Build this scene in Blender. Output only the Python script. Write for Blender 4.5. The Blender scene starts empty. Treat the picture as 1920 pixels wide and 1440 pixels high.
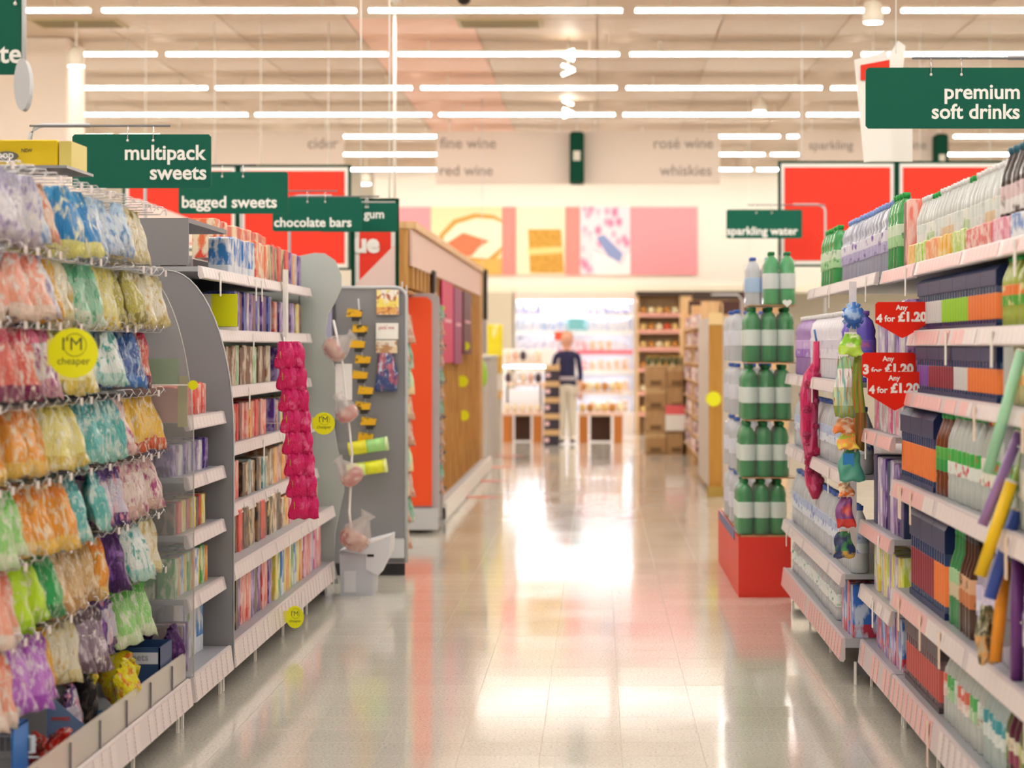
import bpy, math, random
from mathutils import Vector, Matrix
random.seed(7)
R = random.random
U = random.uniform
# ------------------------------------------------------------------ camera, world, exposure
CX, HY, F, ZC = 1120.0, 650.0, 4450.0, 1.5       # vanishing point, focal length (px) and eye height
scn = bpy.context.scene
col = scn.collection
cam = bpy.data.cameras.new('camera'); camo = bpy.data.objects.new('camera', cam); col.objects.link(camo)
camo.location = (0, 0, ZC); camo.rotation_euler = (math.pi/2, 0, 0)
cam.sensor_width = 36.0; cam.lens = F/1920*36
cam.shift_x = -(CX-960)/1920; cam.shift_y = -(720-HY)/1920
cam.clip_end = 200
cam.dof.use_dof = True; cam.dof.focus_distance = 10.3; cam.dof.aperture_fstop = 2.9
scn.camera = camo
w = bpy.data.worlds.new('world'); scn.world = w; w.use_nodes = True
w.node_tree.nodes['Background'].inputs[0].default_value = (1, .97, .93, 1)
w.node_tree.nodes['Background'].inputs[1].default_value = 0.6
vs = scn.view_settings
vs.view_transform = 'Standard'; vs.look = 'None'; vs.gamma = 1; vs.use_curve_mapping = False
vs.exposure = 0.33
LAMP = 30.0
scn.cycles.use_denoising = True
scn.cycles.max_bounces = 7; scn.cycles.diffuse_bounces = 4; scn.cycles.glossy_bounces = 3
scn.cycles.transmission_bounces = 4; scn.cycles.transparent_max_bounces = 8
scn.cycles.caustics_reflective = False; scn.cycles.caustics_refractive = False
scn.cycles.sample_clamp_indirect = 4

# ------------------------------------------------------------------ helpers
def P(x, y, Y):
    "where the sight line through photo point (x, y) stands at real distance Y"
    return Vector(((x-CX)*Y/F, Y, ZC+(HY-y)*Y/F))
def lin(c):
    return tuple(((v/12.92) if v <= .04045 else ((v+.055)/1.055)**2.4) for v in c[:3]) + (1,)
def hx(s):
    return tuple(int(s[i:i+2], 16)/255 for i in (0, 2, 4))
_m = {}
def mat(key, c, rough=.5, metal=0, emit=0, trans=0, alpha=1, spec=.5, coat=0):
    if key in _m: return _m[key]
    m = bpy.data.materials.new(key); m.use_nodes = True; _m[key] = m
    b = m.node_tree.nodes['Principled BSDF']
    if isinstance(c, str): c = hx(c)
    b.inputs['Base Color'].default_value = lin(c)
    b.inputs['Roughness'].default_value = rough; b.inputs['Metallic'].default_value = metal
    b.inputs['Specular IOR Level'].default_value = spec
    b.inputs['Transmission Weight'].default_value = trans; b.inputs['Alpha'].default_value = alpha
    b.inputs['Coat Weight'].default_value = coat
    if emit:
        b.inputs['Emission Color'].default_value = lin(c); b.inputs['Emission Strength'].default_value = emit
    return m
def nodes(m):
    nt = m.node_tree
    return nt, nt.nodes, nt.links, nt.nodes['Principled BSDF']
def pmat(key, bands, blot=None, scale=7, thr=.55, rough=.3, blot2=None, trans=0, stretch=(1, 1, 1), wrinkle=0, coat=0):
    "printed packaging: constant bands over the height, blotches of artwork over them"
    if key in _m: return _m[key]
    m = mat(key, bands[0][1], rough, trans=trans, coat=coat)
    nt, N, L, b = nodes(m)
    tc = N.new('ShaderNodeTexCoord'); sp = N.new('ShaderNodeSeparateXYZ'); L.new(tc.outputs['Generated'], sp.inputs[0])
    rp = N.new('ShaderNodeValToRGB'); rp.color_ramp.interpolation = 'CONSTANT'
    e = rp.color_ramp.elements
    while len(e) < len(bands): e.new(.5)
    while len(e) > max(1, len(bands)): e.remove(e[-1])
    for i, (p, c) in enumerate(bands):
        e[i].position = p; e[i].color = lin(hx(c))
    L.new(sp.outputs[2], rp.inputs[0])
    out = rp.outputs[0]
    oi = N.new('ShaderNodeObjectInfo'); mp = N.new('ShaderNodeMapping'); mp.inputs['Scale'].default_value = stretch
    cb = N.new('ShaderNodeCombineXYZ')
    mu = N.new('ShaderNodeMath'); mu.operation = 'MULTIPLY'; mu.inputs[1].default_value = 9
    L.new(oi.outputs['Random'], mu.inputs[0]); L.new(mu.outputs[0], cb.inputs[0]); L.new(mu.outputs[0], cb.inputs[1])
    L.new(cb.outputs[0], mp.inputs['Location']); L.new(tc.outputs['Generated'], mp.inputs[0])
    for k, bc in enumerate((blot, blot2)):
        if not bc: continue
        nz = N.new('ShaderNodeTexNoise'); nz.inputs['Scale'].default_value = scale*.5*(1+.6*k); nz.inputs['Detail'].default_value = 3
        if k: nz.inputs['Distortion'].default_value = 1.2
        L.new(mp.outputs[0], nz.inputs['Vector'])
        r2 = N.new('ShaderNodeValToRGB'); r2.color_ramp.elements[0].position = thr-.05+.05*k; r2.color_ramp.elements[1].position = thr+.07+.05*k
        L.new(nz.outputs[0], r2.inputs[0])
        mx = N.new('ShaderNodeMix'); mx.data_type = 'RGBA'
        L.new(r2.outputs[0], mx.inputs[0]); L.new(out, mx.inputs[6]); mx.inputs[7].default_value = lin(hx(bc))
        out = mx.outputs[2]
    L.new(out, b.inputs['Base Color'])
    if wrinkle:
        nz = N.new('ShaderNodeTexNoise'); nz.inputs['Scale'].default_value = 5; nz.inputs['Detail'].default_value = 3
        ms = N.new('ShaderNodeMapping'); ms.inputs['Scale'].default_value = (3, 3, .8)
        L.new(mp.outputs[0], ms.inputs[0]); L.new(ms.outputs[0], nz.inputs['Vector'])
        bp = N.new('ShaderNodeBump'); bp.inputs['Strength'].default_value = wrinkle; bp.inputs['Distance'].default_value = .02
        L.new(nz.outputs[0], bp.inputs['Height']); L.new(bp.outputs[0], b.inputs['Normal'])
    return m

WL = {}                                    # world location of every built object (parents included)
def wl(o): return WL.get(o.name, Vector((0, 0, 0))) if o else Vector((0, 0, 0))
def tag(o, label=None, cat=None, group=None, kind=None):
    if label: o['label'] = label
    if cat: o['category'] = cat
    if group: o['group'] = group
    if kind: o['kind'] = kind
    return o
def place(name, data, loc, parent=None, rot=None, scale=None):
    o = bpy.data.objects.new(name, data); col.objects.link(o)
    loc = Vector(loc); o.location = loc - wl(parent)
    if parent: o.parent = parent
    if rot: o.rotation_euler = rot
    if scale: o.scale = scale
    WL[o.name] = loc
    return o
def thing(name, label, cat, loc=(0, 0, 0), group=None, kind=None, rot=None):
    return tag(place(name, None, loc, rot=rot), label, cat, group, kind)

class MB:
    def __init__(s): s.v = []; s.f = []; s.mi = []; s.sm = []
    def add(s, vs_, fs, mi=0, smooth=False):
        n = len(s.v); s.v += [tuple(v) for v in vs_]
        for f in fs: s.f.append(tuple(i+n for i in f)); s.mi.append(mi); s.sm.append(smooth)
        return s
    def box(s, x0, x1, y0, y1, z0, z1, mi=0):
        if x0 > x1: x0, x1 = x1, x0
        if y0 > y1: y0, y1 = y1, y0
        return s.add([(x0, y0, z0), (x1, y0, z0), (x1, y1, z0), (x0, y1, z0), (x0, y0, z1), (x1, y0, z1), (x1, y1, z1), (x0, y1, z1)],
                     [(0, 3, 2, 1), (4, 5, 6, 7), (0, 1, 5, 4), (1, 2, 6, 5), (2, 3, 7, 6), (3, 0, 4, 7)], mi)
    def cbox(s, x0, x1, y0, y1, z0, z1, b=.004, mi=0):
        "box with chamfered vertical edges and top"
        if x0 > x1: x0, x1 = x1, x0
        b = min(b, (x1-x0)/3, (y1-y0)/3, (z1-z0)/3)
        o = [(x0+b, y0), (x1-b, y0), (x1, y0+b), (x1, y1-b), (x1-b, y1), (x0+b, y1), (x0, y1-b), (x0, y0+b)]
        cx, cy = (x0+x1)/2, (y0+y1)/2
        ins = [(x+(b if x < cx else -b), y+(b if y < cy else -b)) for x, y in o]
        vs_ = [(x, y, z0) for x, y in o]+[(x, y, z1-b) for x, y in o]+[(x, y, z1) for x, y in ins]
        fs = [tuple(range(7, -1, -1)), tuple(range(16, 24))]
        for l in (0, 8):
            for i in range(8): j = (i+1) % 8; fs.append((l+i, l+j, l+8+j, l+8+i))
        return s.add(vs_, fs, mi)
    def lathe(s, prof, n=12, mi=0, c=(0, 0, 0), mis=None, smooth=True):
        vs_ = []; 
        for r, z in prof:
            for k in range(n):
                a = 2*math.pi*(k+.5)/n; vs_.append((c[0]+r*math.cos(a), c[1]+r*math.sin(a), c[2]+z))
        for i in range(len(prof)-1):
            fs = [(i*n+k, i*n+(k+1) % n, (i+1)*n+(k+1) % n, (i+1)*n+k) for k in range(n)]
            base = len(s.v) if i == 0 else base
            if i == 0: s.v += [tuple(v) for v in vs_]
            for f in fs: s.f.append(tuple(q+base for q in f)); s.mi.append(mis[i] if mis else mi); s.sm.append(smooth)
        s.f.append(tuple(base+k for k in range(n-1, -1, -1))); s.mi.append(mis[0] if mis else mi); s.sm.append(False)
        s.f.append(tuple(base+(len(prof)-1)*n+k for k in range(n))); s.mi.append(mis[-1] if mis else mi); s.sm.append(False)
        return s
    def tube(s, pts, r=.004, n=6, mi=0):
        pts = [Vector(p) for p in pts]; rings = []
        for i, p in enumerate(pts):
            d = (pts[min(i+1, len(pts)-1)]-pts[max(i-1, 0)]).normalized()
            a = Vector((0, 0, 1)) if abs(d.z) < .9 else Vector((1, 0, 0))
            u = d.cross(a).normalized(); v = d.cross(u)
            rr = r[i] if isinstance(r, (list, tuple)) else r
            rings.append([p+(u*math.cos(2*math.pi*k/n)+v*math.sin(2*math.pi*k/n))*rr for k in range(n)])
        fs = []
        for i in range(len(pts)-1):
            fs += [(i*n+k, i*n+(k+1) % n, (i+1)*n+(k+1) % n, (i+1)*n+k) for k in range(n)]
        fs += [tuple(range(n-1, -1, -1)), tuple((len(pts)-1)*n+k for k in range(n))]
        return s.add([v for q in rings for v in q], fs, mi, True)
    def prism(s, pts, axis, a, b, mi=0):
        "polygon given in the two other axes, extruded along axis (0 x, 1 y, 2 z) from a to b"
        def mk(p, t):
            q = list(p); q.insert(axis, t); return tuple(q)
        n = len(pts)
        vs_ = [mk(p, a) for p in pts]+[mk(p, b) for p in pts]
        fs = [tuple(range(n)), tuple(range(2*n-1, n-1, -1))]+[(i, n+i, n+(i+1) % n, (i+1) % n) for i in range(n)]
        return s.add(vs_, fs, mi)
    def mesh(s, name, mats, off=(0, 0, 0)):
        me = bpy.data.meshes.new(name)
        ox, oy, oz = off
        me.from_pydata([(x-ox, y-oy, z-oz) for x, y, z in s.v], [], s.f)
        for m in (mats if isinstance(mats, (list, tuple)) else [mats]): me.materials.append(m)
        me.polygons.foreach_set('material_index', s.mi); me.polygons.foreach_set('use_smooth', s.sm)
        me.update(); return me
    def fix(s, me):
        import bmesh
        bm = bmesh.new(); bm.from_mesh(me); bmesh.ops.recalc_face_normals(bm, faces=bm.faces); bm.to_mesh(me); bm.free()
    def build(s, name, mats, parent=None, at=None):
        "world-space vertices; the origin goes to `at` (default: the parent's place)"
        at = Vector(at) if at is not None else wl(parent)
        me = s.mesh(name, mats, at); s.fix(me)
        return place(name, me, at, parent)

_txt = {}
def text_mesh(s, bold=.0):
    "unit text lying in the XZ plane facing -Y; returns (mesh verts, faces, width, height)"
    if (s, bold) in _txt: return _txt[(s, bold)]
    cu = bpy.data.curves.new('t', 'FONT'); cu.body = s; cu.size = 1; cu.resolution_u = 3; cu.offset = bold; cu.align_x = 'LEFT'
    cu.space_line = .86
    o = bpy.data.objects.new('t', cu); col.objects.link(o)
    dg = bpy.context.evaluated_depsgraph_get(); dg.update()
    me = bpy.data.meshes.new_from_object(o.evaluated_get(dg))
    vs_ = [tuple(v.co) for v in me.vertices]; fs = [tuple(p.vertices) for p in me.polygons]
    bpy.data.objects.remove(o); bpy.data.curves.remove(cu); bpy.data.meshes.remove(me)
    x0 = min(v[0] for v in vs_); x1 = max(v[0] for v in vs_)
    _txt[(s, bold)] = ([(v[0]-x0, v[1]) for v in vs_], fs, x1-x0)
    return _txt[(s, bold)]
def lettering(s, m, x, y, z, width, parent, right=False, bold=.02, name='lettering', face='-y', depth=.0012):
    "text of a given width, baseline at z; x is the left end (or right end when right=True)"
    vs_, fs, wd = text_mesh(s, bold); k = width/wd
    x0 = x-width if right else x
    b = MB()
    if face == '-y': b.add([(x0+p*k, y, z+q*k) for p, q in vs_], fs)
    else: b.add([(x, y+(p*k if face == '-x' else p*k)*(-1 if face == '-x' else 1), z+q*k) for p, q in vs_], fs)
    at = wl(parent)
    me = b.mesh(name, m, at)
    return place(name, me, at, parent)

ORD = 'first second third fourth fifth sixth seventh eighth ninth tenth eleventh twelfth thirteenth fourteenth fifteenth sixteenth seventeenth eighteenth nineteenth twentieth'.split()
def nth(i):
    if i < 20: return ORD[i]
    t = ['twenty', 'thirty', 'forty', 'fifty'][(i+1)//10-2]
    r_ = (i+1) % 10
    return (t[:-1]+'ieth') if r_ == 0 else t+'-'+ORD[r_-1]

# ------------------------------------------------------------------ shared materials
GREEN = mat('sign_green', '005a48', .6, spec=.25)
DKGREEN = mat('frame_green', '0f4030', .8, spec=.1)
WHITE = mat('white', 'f4f0ea', .5)
PURE = mat('pure_white', 'fbfaf6', .4)
GREYM = mat('shelf_grey', 'a9abb2', .42, .1)
GREYD = mat('panel_grey', '858489', .5, .0)
GREYL = mat('light_grey', 'c9cbcf', .45)
DARK = mat('dark', '1d1b20', .6)
KICK = mat('kick_grey', '77767a', .5)
RAIL = mat('rail', 'd2c6c9', .35)
RAILW = mat('rail_white', 'ded4d4', .35)
BLACK = mat('black', '0c0b0d', .5)
CHROME = mat('chrome', 'd6d6da', .22, .9)
YEL = mat('tag_yellow', 'eef000', .45)
RED = mat('sign_red', 'e2230a', .6, spec=.2)
REDB = mat('board_red', 'ee4030', .7, spec=.2)
PINK = mat('poster_pink', 'f79aa0', .6)
WOOD = None
def wood(key, a, b_, sc=3):
    m = mat(key, a, .45); nt, N, L, b = nodes(m)
    tc = N.new('ShaderNodeTexCoord'); mp = N.new('ShaderNodeMapping'); mp.inputs['Scale'].default_value = (8, 8, 1)
    nz = N.new('ShaderNodeTexNoise'); nz.inputs['Scale'].default_value = sc; nz.inputs['Detail'].default_value = 5
    r = N.new('ShaderNodeValToRGB'); r.color_ramp.elements[0].color = lin(hx(a)); r.color_ramp.elements[1].color = lin(hx(b_))
    r.color_ramp.elements[0].position = .35; r.color_ramp.elements[1].position = .65
    L.new(tc.outputs['Object'], mp.inputs[0]); L.new(mp.outputs[0], nz.inputs['Vector']); L.new(nz.outputs[0], r.inputs[0]); L.new(r.outputs[0], b.inputs['Base Color'])
    return m
WOOD = wood('oak', 'c08a45', 'd9a55c')
WOODL = wood('pale_oak', 'dcb07a', 'ecc593')
CARD = wood('cardboard', 'b08a5c', 'bf9a6a')

# floor: polished terrazzo
FL = mat('terrazzo', 'cfcabb', .13, spec=.75)
nt, N, L, b = nodes(FL)
tc = N.new('ShaderNodeTexCoord')
ge = N.new('ShaderNodeNewGeometry')
def ramp(inp, stops, interp='LINEAR'):
    r = N.new('ShaderNodeValToRGB'); e = r.color_ramp.elements; r.color_ramp.interpolation = interp
    while len(e) < len(stops): e.new(.5)
    for i, (p, c) in enumerate(stops): e[i].position = p; e[i].color = lin(hx(c)) if isinstance(c, str) else (c, c, c, 1)
    L.new(inp, r.inputs[0]); return r.outputs[0]
n1 = N.new('ShaderNodeTexNoise'); n1.inputs['Scale'].default_value = 95; n1.inputs['Detail'].default_value = 2; L.new(ge.outputs['Position'], n1.inputs['Vector'])
c1 = ramp(n1.outputs[0], [(.3, 'b4ae9e'), (.42, 'd8d3c6'), (.6, 'e0dcd0'), (.72, 'ece9e0')])
n2 = N.new('ShaderNodeTexVoronoi'); n2.inputs['Scale'].default_value = 60; L.new(ge.outputs['Position'], n2.inputs['Vector'])
c2 = ramp(n2.outputs[0], [(.0, '6f6a5e'), (.17, 'b9b3a3'), (.2, 'ffffff')])
mx = N.new('ShaderNodeMix'); mx.data_type = 'RGBA'; mx.blend_type = 'MULTIPLY'; mx.inputs[0].default_value = .35
L.new(c1, mx.inputs[6]); L.new(c2, mx.inputs[7])
oi = N.new('ShaderNodeObjectInfo'); tv = N.new('ShaderNodeMapRange'); tv.inputs[3].default_value = .97; tv.inputs[4].default_value = 1.03
L.new(oi.outputs['Random'], tv.inputs[0])
m2 = N.new('ShaderNodeMix'); m2.data_type = 'RGBA'; m2.blend_type = 'MULTIPLY'; m2.inputs[0].default_value = 1
L.new(mx.outputs[2], m2.inputs[6]); L.new(tv.outputs[0], m2.inputs[7]); L.new(m2.outputs[2], b.inputs['Base Color'])
n3 = N.new('ShaderNodeTexNoise'); n3.inputs['Scale'].default_value = 1.3; n3.inputs['Detail'].default_value = 3; L.new(ge.outputs['Position'], n3.inputs['Vector'])
L.new(ramp(n3.outputs[0], [(.3, .06), (.7, .12)]), b.inputs['Roughness'])

# ------------------------------------------------------------------ room shell
HC = 4.64
X0, X1, Y0, Y1 = -10.0, 10.0, -4.0, 43.0
WALLM = mat('wall_cream', 'f6efe2', .75)
WALLS = mat('wall_side', 'efe6da', .8)
fl = MB().box(X0, X1, Y0, Y1, -.2, -.0015).build('floor', mat('grout', 'bdb7a8', .5)); tag(fl, kind='structure')
T = .3
tm = MB().cbox(.0006, T-.0006, .0006, T-.0006, -.0014, 0, .0007).mesh('tile', FL)
for j in range(33):
    for i in range(9):
        place('tile', tm, (-1.41+i*T, 6.3+j*T, 0), fl)
b = MB()
ix0, ix1 = -1.41, -1.41+9*T
j = 0; y = Y0+.1
y = 6.3-34*T
while y < Y1-.3:
    x = ix0-28*T
    while x < X1-.3:
        if not (ix0-.01 <= x < ix1-.01 and 6.29 <= y < 6.3+33*T-.01) and x > X0:
            g = .0006; z = 0
            b.add([(x+g, y+g, -.0014), (x+T-g, y+g, -.0014), (x+T-g, y+T-g, -.0014), (x+g, y+T-g, -.0014), (x+g+.0005, y+g+.0005, z), (x+T-g-.0005, y+g+.0005, z), (x+T-g-.0005, y+T-g-.0005, z), (x+g+.0005, y+T-g-.0005, z)],
                  [(4, 5, 6, 7), (0, 1, 5, 4), (1, 2, 6, 5), (2, 3, 7, 6), (3, 0, 4, 7)])
        x += T
    y += T
o = b.build('floor_tiles', FL, fl); tag(o, kind='stuff')

# ceiling: planks between the lamp rows
CEI = mat('ceiling_plank', 'e6d3bd', .55)
nt, N, L, b_ = nodes(CEI)
oi = N.new('ShaderNodeObjectInfo'); r = N.new('ShaderNodeValToRGB')
r.color_ramp.elements[0].color = lin(hx('d0b8a0')); r.color_ramp.elements[1].color = lin(hx('e4d0bc'))
L.new(oi.outputs['Random'], r.inputs[0]); L.new(r.outputs[0], b_.inputs['Base Color'])
ce = MB().box(X0, X1, Y0, Y1, HC+.01, HC+.2).build('ceiling', mat('ceiling_gap', 'cdb9a4', .8)); tag(ce, kind='structure')
DY = 3.16
ROWS = [21.12+DY*k for k in range(-7, 7)]
PANP = mat('ceiling_plank_pink', 'f3c3ac', .55)
cx_ = -9.92
pw = 1.2
pm_ = MB().cbox(.006, pw-.006, .006, DY-.012, 0, .012, .004).mesh('ceiling_plank', CEI)
pmp = MB().cbox(.006, pw-.006, .006, DY-.012, 0, .012, .004).mesh('ceiling_plank', PANP)
yy = 21.12-DY*7.5
while yy+DY < Y1+.2:
    for i in range(16):
        x = -9.6+i*pw
        pk = (22 < yy+DY/2 < 34 and i == 6)
        place('ceiling_plank', pmp if pk else pm_, (x, yy, HC-.004), ce)
    yy += DY

for nm, bx, m in (('wall_left', (X0-.2, X0, Y0, Y1, 0, HC), WALLS), ('wall_right', (X1, X1+.2, Y0, Y1, 0, HC), WALLS),
                  ('wall_back', (X0, X1, Y1, Y1+.2, 0, HC), WALLM), ('wall_front', (X0, X1, Y0-.2, Y0, 0, HC), WALLS)):
    tag(MB().box(*bx).build(nm, m), kind='structure')
# bulkhead over the far department
bk = MB().box(-3.9, X1-.01, 41.4, Y1, 2.5, HC-.005).build('bulkhead_wall', WALLM); tag(bk, kind='structure')
tag(MB().box(-3.9, X1-.01, 41.34, 41.4, 2.44, 2.56).build('trim_1', mat('trim_cream', 'f7eed8', .5)), kind='structure')
# columns seen over the aisles
for nm, xa, xb, Y in (('column', -6.2, -5.35, 24.0),):
    tag(MB().cbox(xa, xb, Y, Y+.8, 0, HC-.005, .02).build(nm, mat('column_cream', 'f5e6d8', .7)), kind='structure')

# ------------------------------------------------------------------ ceiling lamps
LAMPM = mat('lamp_tube', 'fffcf6', .5, emit=LAMP)
HOUS = mat('lamp_housing', 'f3ead9', .5)
lm_t = MB().box(0, 2.25, -.04, .04, -.02, 0).mesh('tube', LAMPM)
lm_h = MB().box(.0, 2.25, -.09, .09, .0, .02).mesh('housing', HOUS)
lm_r = MB().box(-.01, .01, -.008, .008, .02, .14).mesh('hanger', HOUS)
for k, Y in enumerate(ROWS):
    for i in range(8):
        x = -2.03+2.37*(i-3.37 if False else i-4)
        if x < X0+.2 or x+2.25 > X1-.05: continue
        t = thing('ceiling_lamp', f'white linear tube lamp, {nth(i)} from the left in the {nth(k)} ceiling row away', 'lamp', (x, Y, HC-.14), 'linear tube lamps in rows under the ceiling')
        place('housing', lm_h, (x, Y, HC-.14), t); place('tube', lm_t, (x, Y, HC-.14), t)
        for hxx in (.3, 1.95): place('hanger', lm_r, (x+hxx, Y, HC-.14), t)

# ceiling vents, sensors, spots
for i, (xa, xb, y, Y, lab) in enumerate(((62, 228, 42, 20.0, 'pale rectangular ceiling grille above the green sign at left'), (857, 1018, 42, 20.0, 'pale rectangular ceiling grille in the middle of the ceiling'))):
    c = P((xa+xb)/2, y, 22.9); wdt = (xb-xa)*22.9/F
    t = thing('ceiling_vent', lab, 'vent', (c.x, 22.6, HC-.006))
    MB().box(c.x-wdt/2, c.x+wdt/2, 22.65, 23.25, HC-.02, HC-.006).build('frame', mat('vent_cream', 'c4b38c', .6), t)
    for q in range(6):
        MB().box(c.x-wdt/2+.04, c.x+wdt/2-.04, 22.71+q*.085, 22.74+q*.085, HC-.03, HC-.02).build('slat', mat('vent_slat', '9c8c68', .6), t)
SPOTM = mat('spot_lens', 'fff8ea', .4, emit=22)
for i, (x, y, Y, lab) in enumerate(((1637, 28, 19.5, 'bright round spotlight beside the top row of lamps at right'), (1556, 38, 19.8, 'small round downlight to the left of the bright spotlight'),
                                    (568, 34, 19.9, 'small round downlight between the vents on the left half'), (1424, 200, 29.4, 'bright spotlight over the gap in the wine banners'),
                                    (143, 112, 22.8, 'white spotlight in front of the cream column'), (686, 338, 38, 'far white spotlight beside the red value board'))):
    Y = Y if i not in (1, 2) else 21.9
    p = P(x, y, Y)
    t = thing('spotlight', lab, 'spotlight', (p.x, p.y, HC-.006))
    if i in (1, 2):
        MB().lathe([(.09, -.02), (.1, 0)], 16, c=(p.x, p.y, HC-.006)).build('rim', HOUS, t)
        MB().lathe([(.07, -.024), (.07, -.018)], 16, c=(p.x, p.y, HC-.006)).build('lens', SPOTM, t)
    else:
        MB().tube([(p.x, p.y, HC-.006), (p.x, p.y, p.z+.1)], .012).build('stem', HOUS, t)
        MB().lathe([(.03, .12), (.07, .1), (.085, .0), (.08, -.06)], 14, c=p).build('shade', HOUS, t)
        MB().lathe([(.01, -.075), (.07, -.07), (.078, -.058)], 14, c=p).build('lens', SPOTM, t)
p = P(870, 6, 21.0)
t = thing('ceiling_camera', 'small black dome camera at the very top of the picture', 'camera', (p.x, p.y, HC))
MB().lathe([(.06, -.0), (.065, -.05), (.05, -.09), (.02, -.11)], 14, c=(p.x, p.y, HC-.006)).build('dome', BLACK, t)
MB().lathe([(.075, 0), (.075, -.02)], 14, c=(p.x, p.y, HC-.006)).build('collar', DARK, t)
# chevron shaped track heads on two hanging rods near the middle
for y, lab, s in ((103, 'white angled track light head at the top of the hanging pair', -1), (131, 'white angled track light head just under the topmost one', 1),
               (196, 'white angled track light head, third one down near the middle', 1), (212, 'white angled track light head nearest the green aisle marker', 1)):
    p = P(1065, y, 24 if y < 150 else 30)
    t = thing('track_light', lab, 'spotlight', (p.x, p.y, HC))
    MB().tube([(p.x, p.y, HC-.006), (p.x, p.y, p.z)], .006).build('stem', HOUS, t)
    a, c = (p.x-.06*s, p.y, p.z+.05), (p.x+.06*s, p.y, p.z)
    MB().tube([a, c], .016).build('arm', SPOTM, t)
    if y < 150 or y > 200: MB().tube([c, (p.x-.06*s, p.y, p.z-.05)], .016).build('head', SPOTM, t)
p = P(740, 95, 21.4); q = P(740, 378, 21.4)
t = thing('hanging_rod', 'thin white rod dropping from ceiling to the gum sign', 'rod', (p.x, p.y, HC))
MB().tube([(p.x, p.y, HC-.006), (q.x, q.y, q.z)], .014).build('rod', PURE, t)
MB().lathe([(.05, 0), (.05, -.02)], 12, c=(p.x, p.y, HC-.006)).build('collar', PURE, t)

# ------------------------------------------------------------------ hanging department banners and far-away markers
BAN = mat('banner_beige', 'dccdc0', .8)
GREYT = mat('banner_text', '8f8177', .7)
YB = 32.5
banners = [(300, 645, [('cider', 577, 634, 278)], 'beige hanging banner reading cider behind the green sweets signs'),
           (817, 1073, [('fine wine', 825, 930, 278), ('red wine', 825, 924, 329)], 'beige hanging banner reading fine wine and red wine'),
           (1090, 1350, [('rosé wine', 1226, 1337, 278), ('whiskies', 1237, 1334, 329)], 'beige hanging banner reading rosé wine and whiskies'),
           (1497, 1752, [('sparkling', 1517, 1600, 280), ('wine', 1690, 1737, 280)], 'beige hanging banner reading sparkling wine at right')]
for xa, xb, tx, lab in banners:
    a = P(xa, 345, YB); c = P(xb, 246, YB)
    t = thing('hanging_banner', lab, 'banner', ((a.x+c.x)/2, YB, a.z), 'beige drinks banners hanging across the store')
    MB().box(a.x, c.x, YB, YB+.04, a.z, c.z).build('panel', BAN, t)
    for s in (.1, .9):
        xx = a.x+(c.x-a.x)*s
        MB().tube([(xx, YB+.02, c.z), (xx, YB+.02, HC)], .008).build('hanger', PURE, t)
    for s, xl, xr, y in tx:
        l = P(xl, y, YB-.004); lettering(s, GREYT, l.x, l.y, l.z, (xr-xl)*YB/F, t, bold=.008)
for xa, xb, ya, yb, lab in ((1068, 1095, 246, 341, 'narrow dark green aisle marker between the wine banners'), (1754, 1779, 250, 306, 'narrow dark green aisle marker at right of the sparkling banner')):
    a = P(xa, yb, YB-.3); c = P(xb, ya, YB-.3)
    t = thing('aisle_marker', lab, 'sign', (a.x, YB-.3, a.z))
    MB().cbox(a.x, c.x, YB-.3, YB+.3, a.z, c.z, .03).build('panel', DKGREEN, t)
    MB().box(a.x+.05, c.x-.05, YB-.306, YB-.3, a.z+(.28 if yb > 320 else .0)+.01, a.z+(.42 if yb > 320 else .12)).build('number_plate', mat('plate_grey', 'cfc8bb', .6), t)
    MB().tube([((a.x+c.x)/2, YB, c.z), ((a.x+c.x)/2, YB, HC)], .01).build('hanger', PURE, t)

# food poster band on the bulkhead
YP = 41.36
def food(key, stops, scale, kind='noise', stretch=(1, 1, 1)):
    m = mat(key, 'ffffff', .6); nt, N, L, b = nodes(m)
    tc = N.new('ShaderNodeTexCoord'); mp = N.new('ShaderNodeMapping'); mp.inputs['Scale'].default_value = stretch
    L.new(tc.outputs['Generated'], mp.inputs[0])
    if kind == 'noise':
        n = N.new('ShaderNodeTexNoise'); n.inputs['Scale'].default_value = scale; n.inputs['Detail'].default_value = 2
    elif kind == 'vor':
        n = N.new('ShaderNodeTexVoronoi'); n.inputs['Scale'].default_value = scale
    L.new(mp.outputs[0], n.inputs['Vector'])
    r = N.new('ShaderNodeValToRGB'); e = r.color_ramp.elements
    while len(e) < len(stops): e.new(.5)
    for i, (p, c) in enumerate(stops): e[i].position = p; e[i].color = lin(hx(c))
    L.new(n.outputs[0], r.inputs[0]); L.new(r.outputs[0], b.inputs['Base Color'])
    return m
a = P(745, 515, YP); c = P(1308, 388, YP)
t = thing('poster_band', 'long band of food photographs and plain pink panels on the cream wall', 'poster', ((a.x+c.x)/2, YP, a.z))
PKR = mat('poster_salmon', 'f78f86', .6)
F1 = mat('food_cream', 'f6dfae', .6); F2 = food('food_biscuit', [(.3, 'b98528'), (.6, 'd7a440')], 14); F3 = food('food_berries', [(.0, 'e8508a'), (.3, 'f49ab8'), (.55, 'fbe3e8')], 6, 'vor', (1, 1, 1))
for xa, xb, m in ((745, 808, PINK), (808, 942, F1), (942, 968, PKR), (968, 1060, mat('food_pale', 'f8ecc8', .6)), (1060, 1088, PKR), (1088, 1182, F3), (1182, 1308, PINK)):
    l = P(xa, 0, YP).x; r = P(xb, 0, YP).x
    MB().box(l, r-.006, YP, YP+.035, a.z, c.z).build('panel', m, t)
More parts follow.
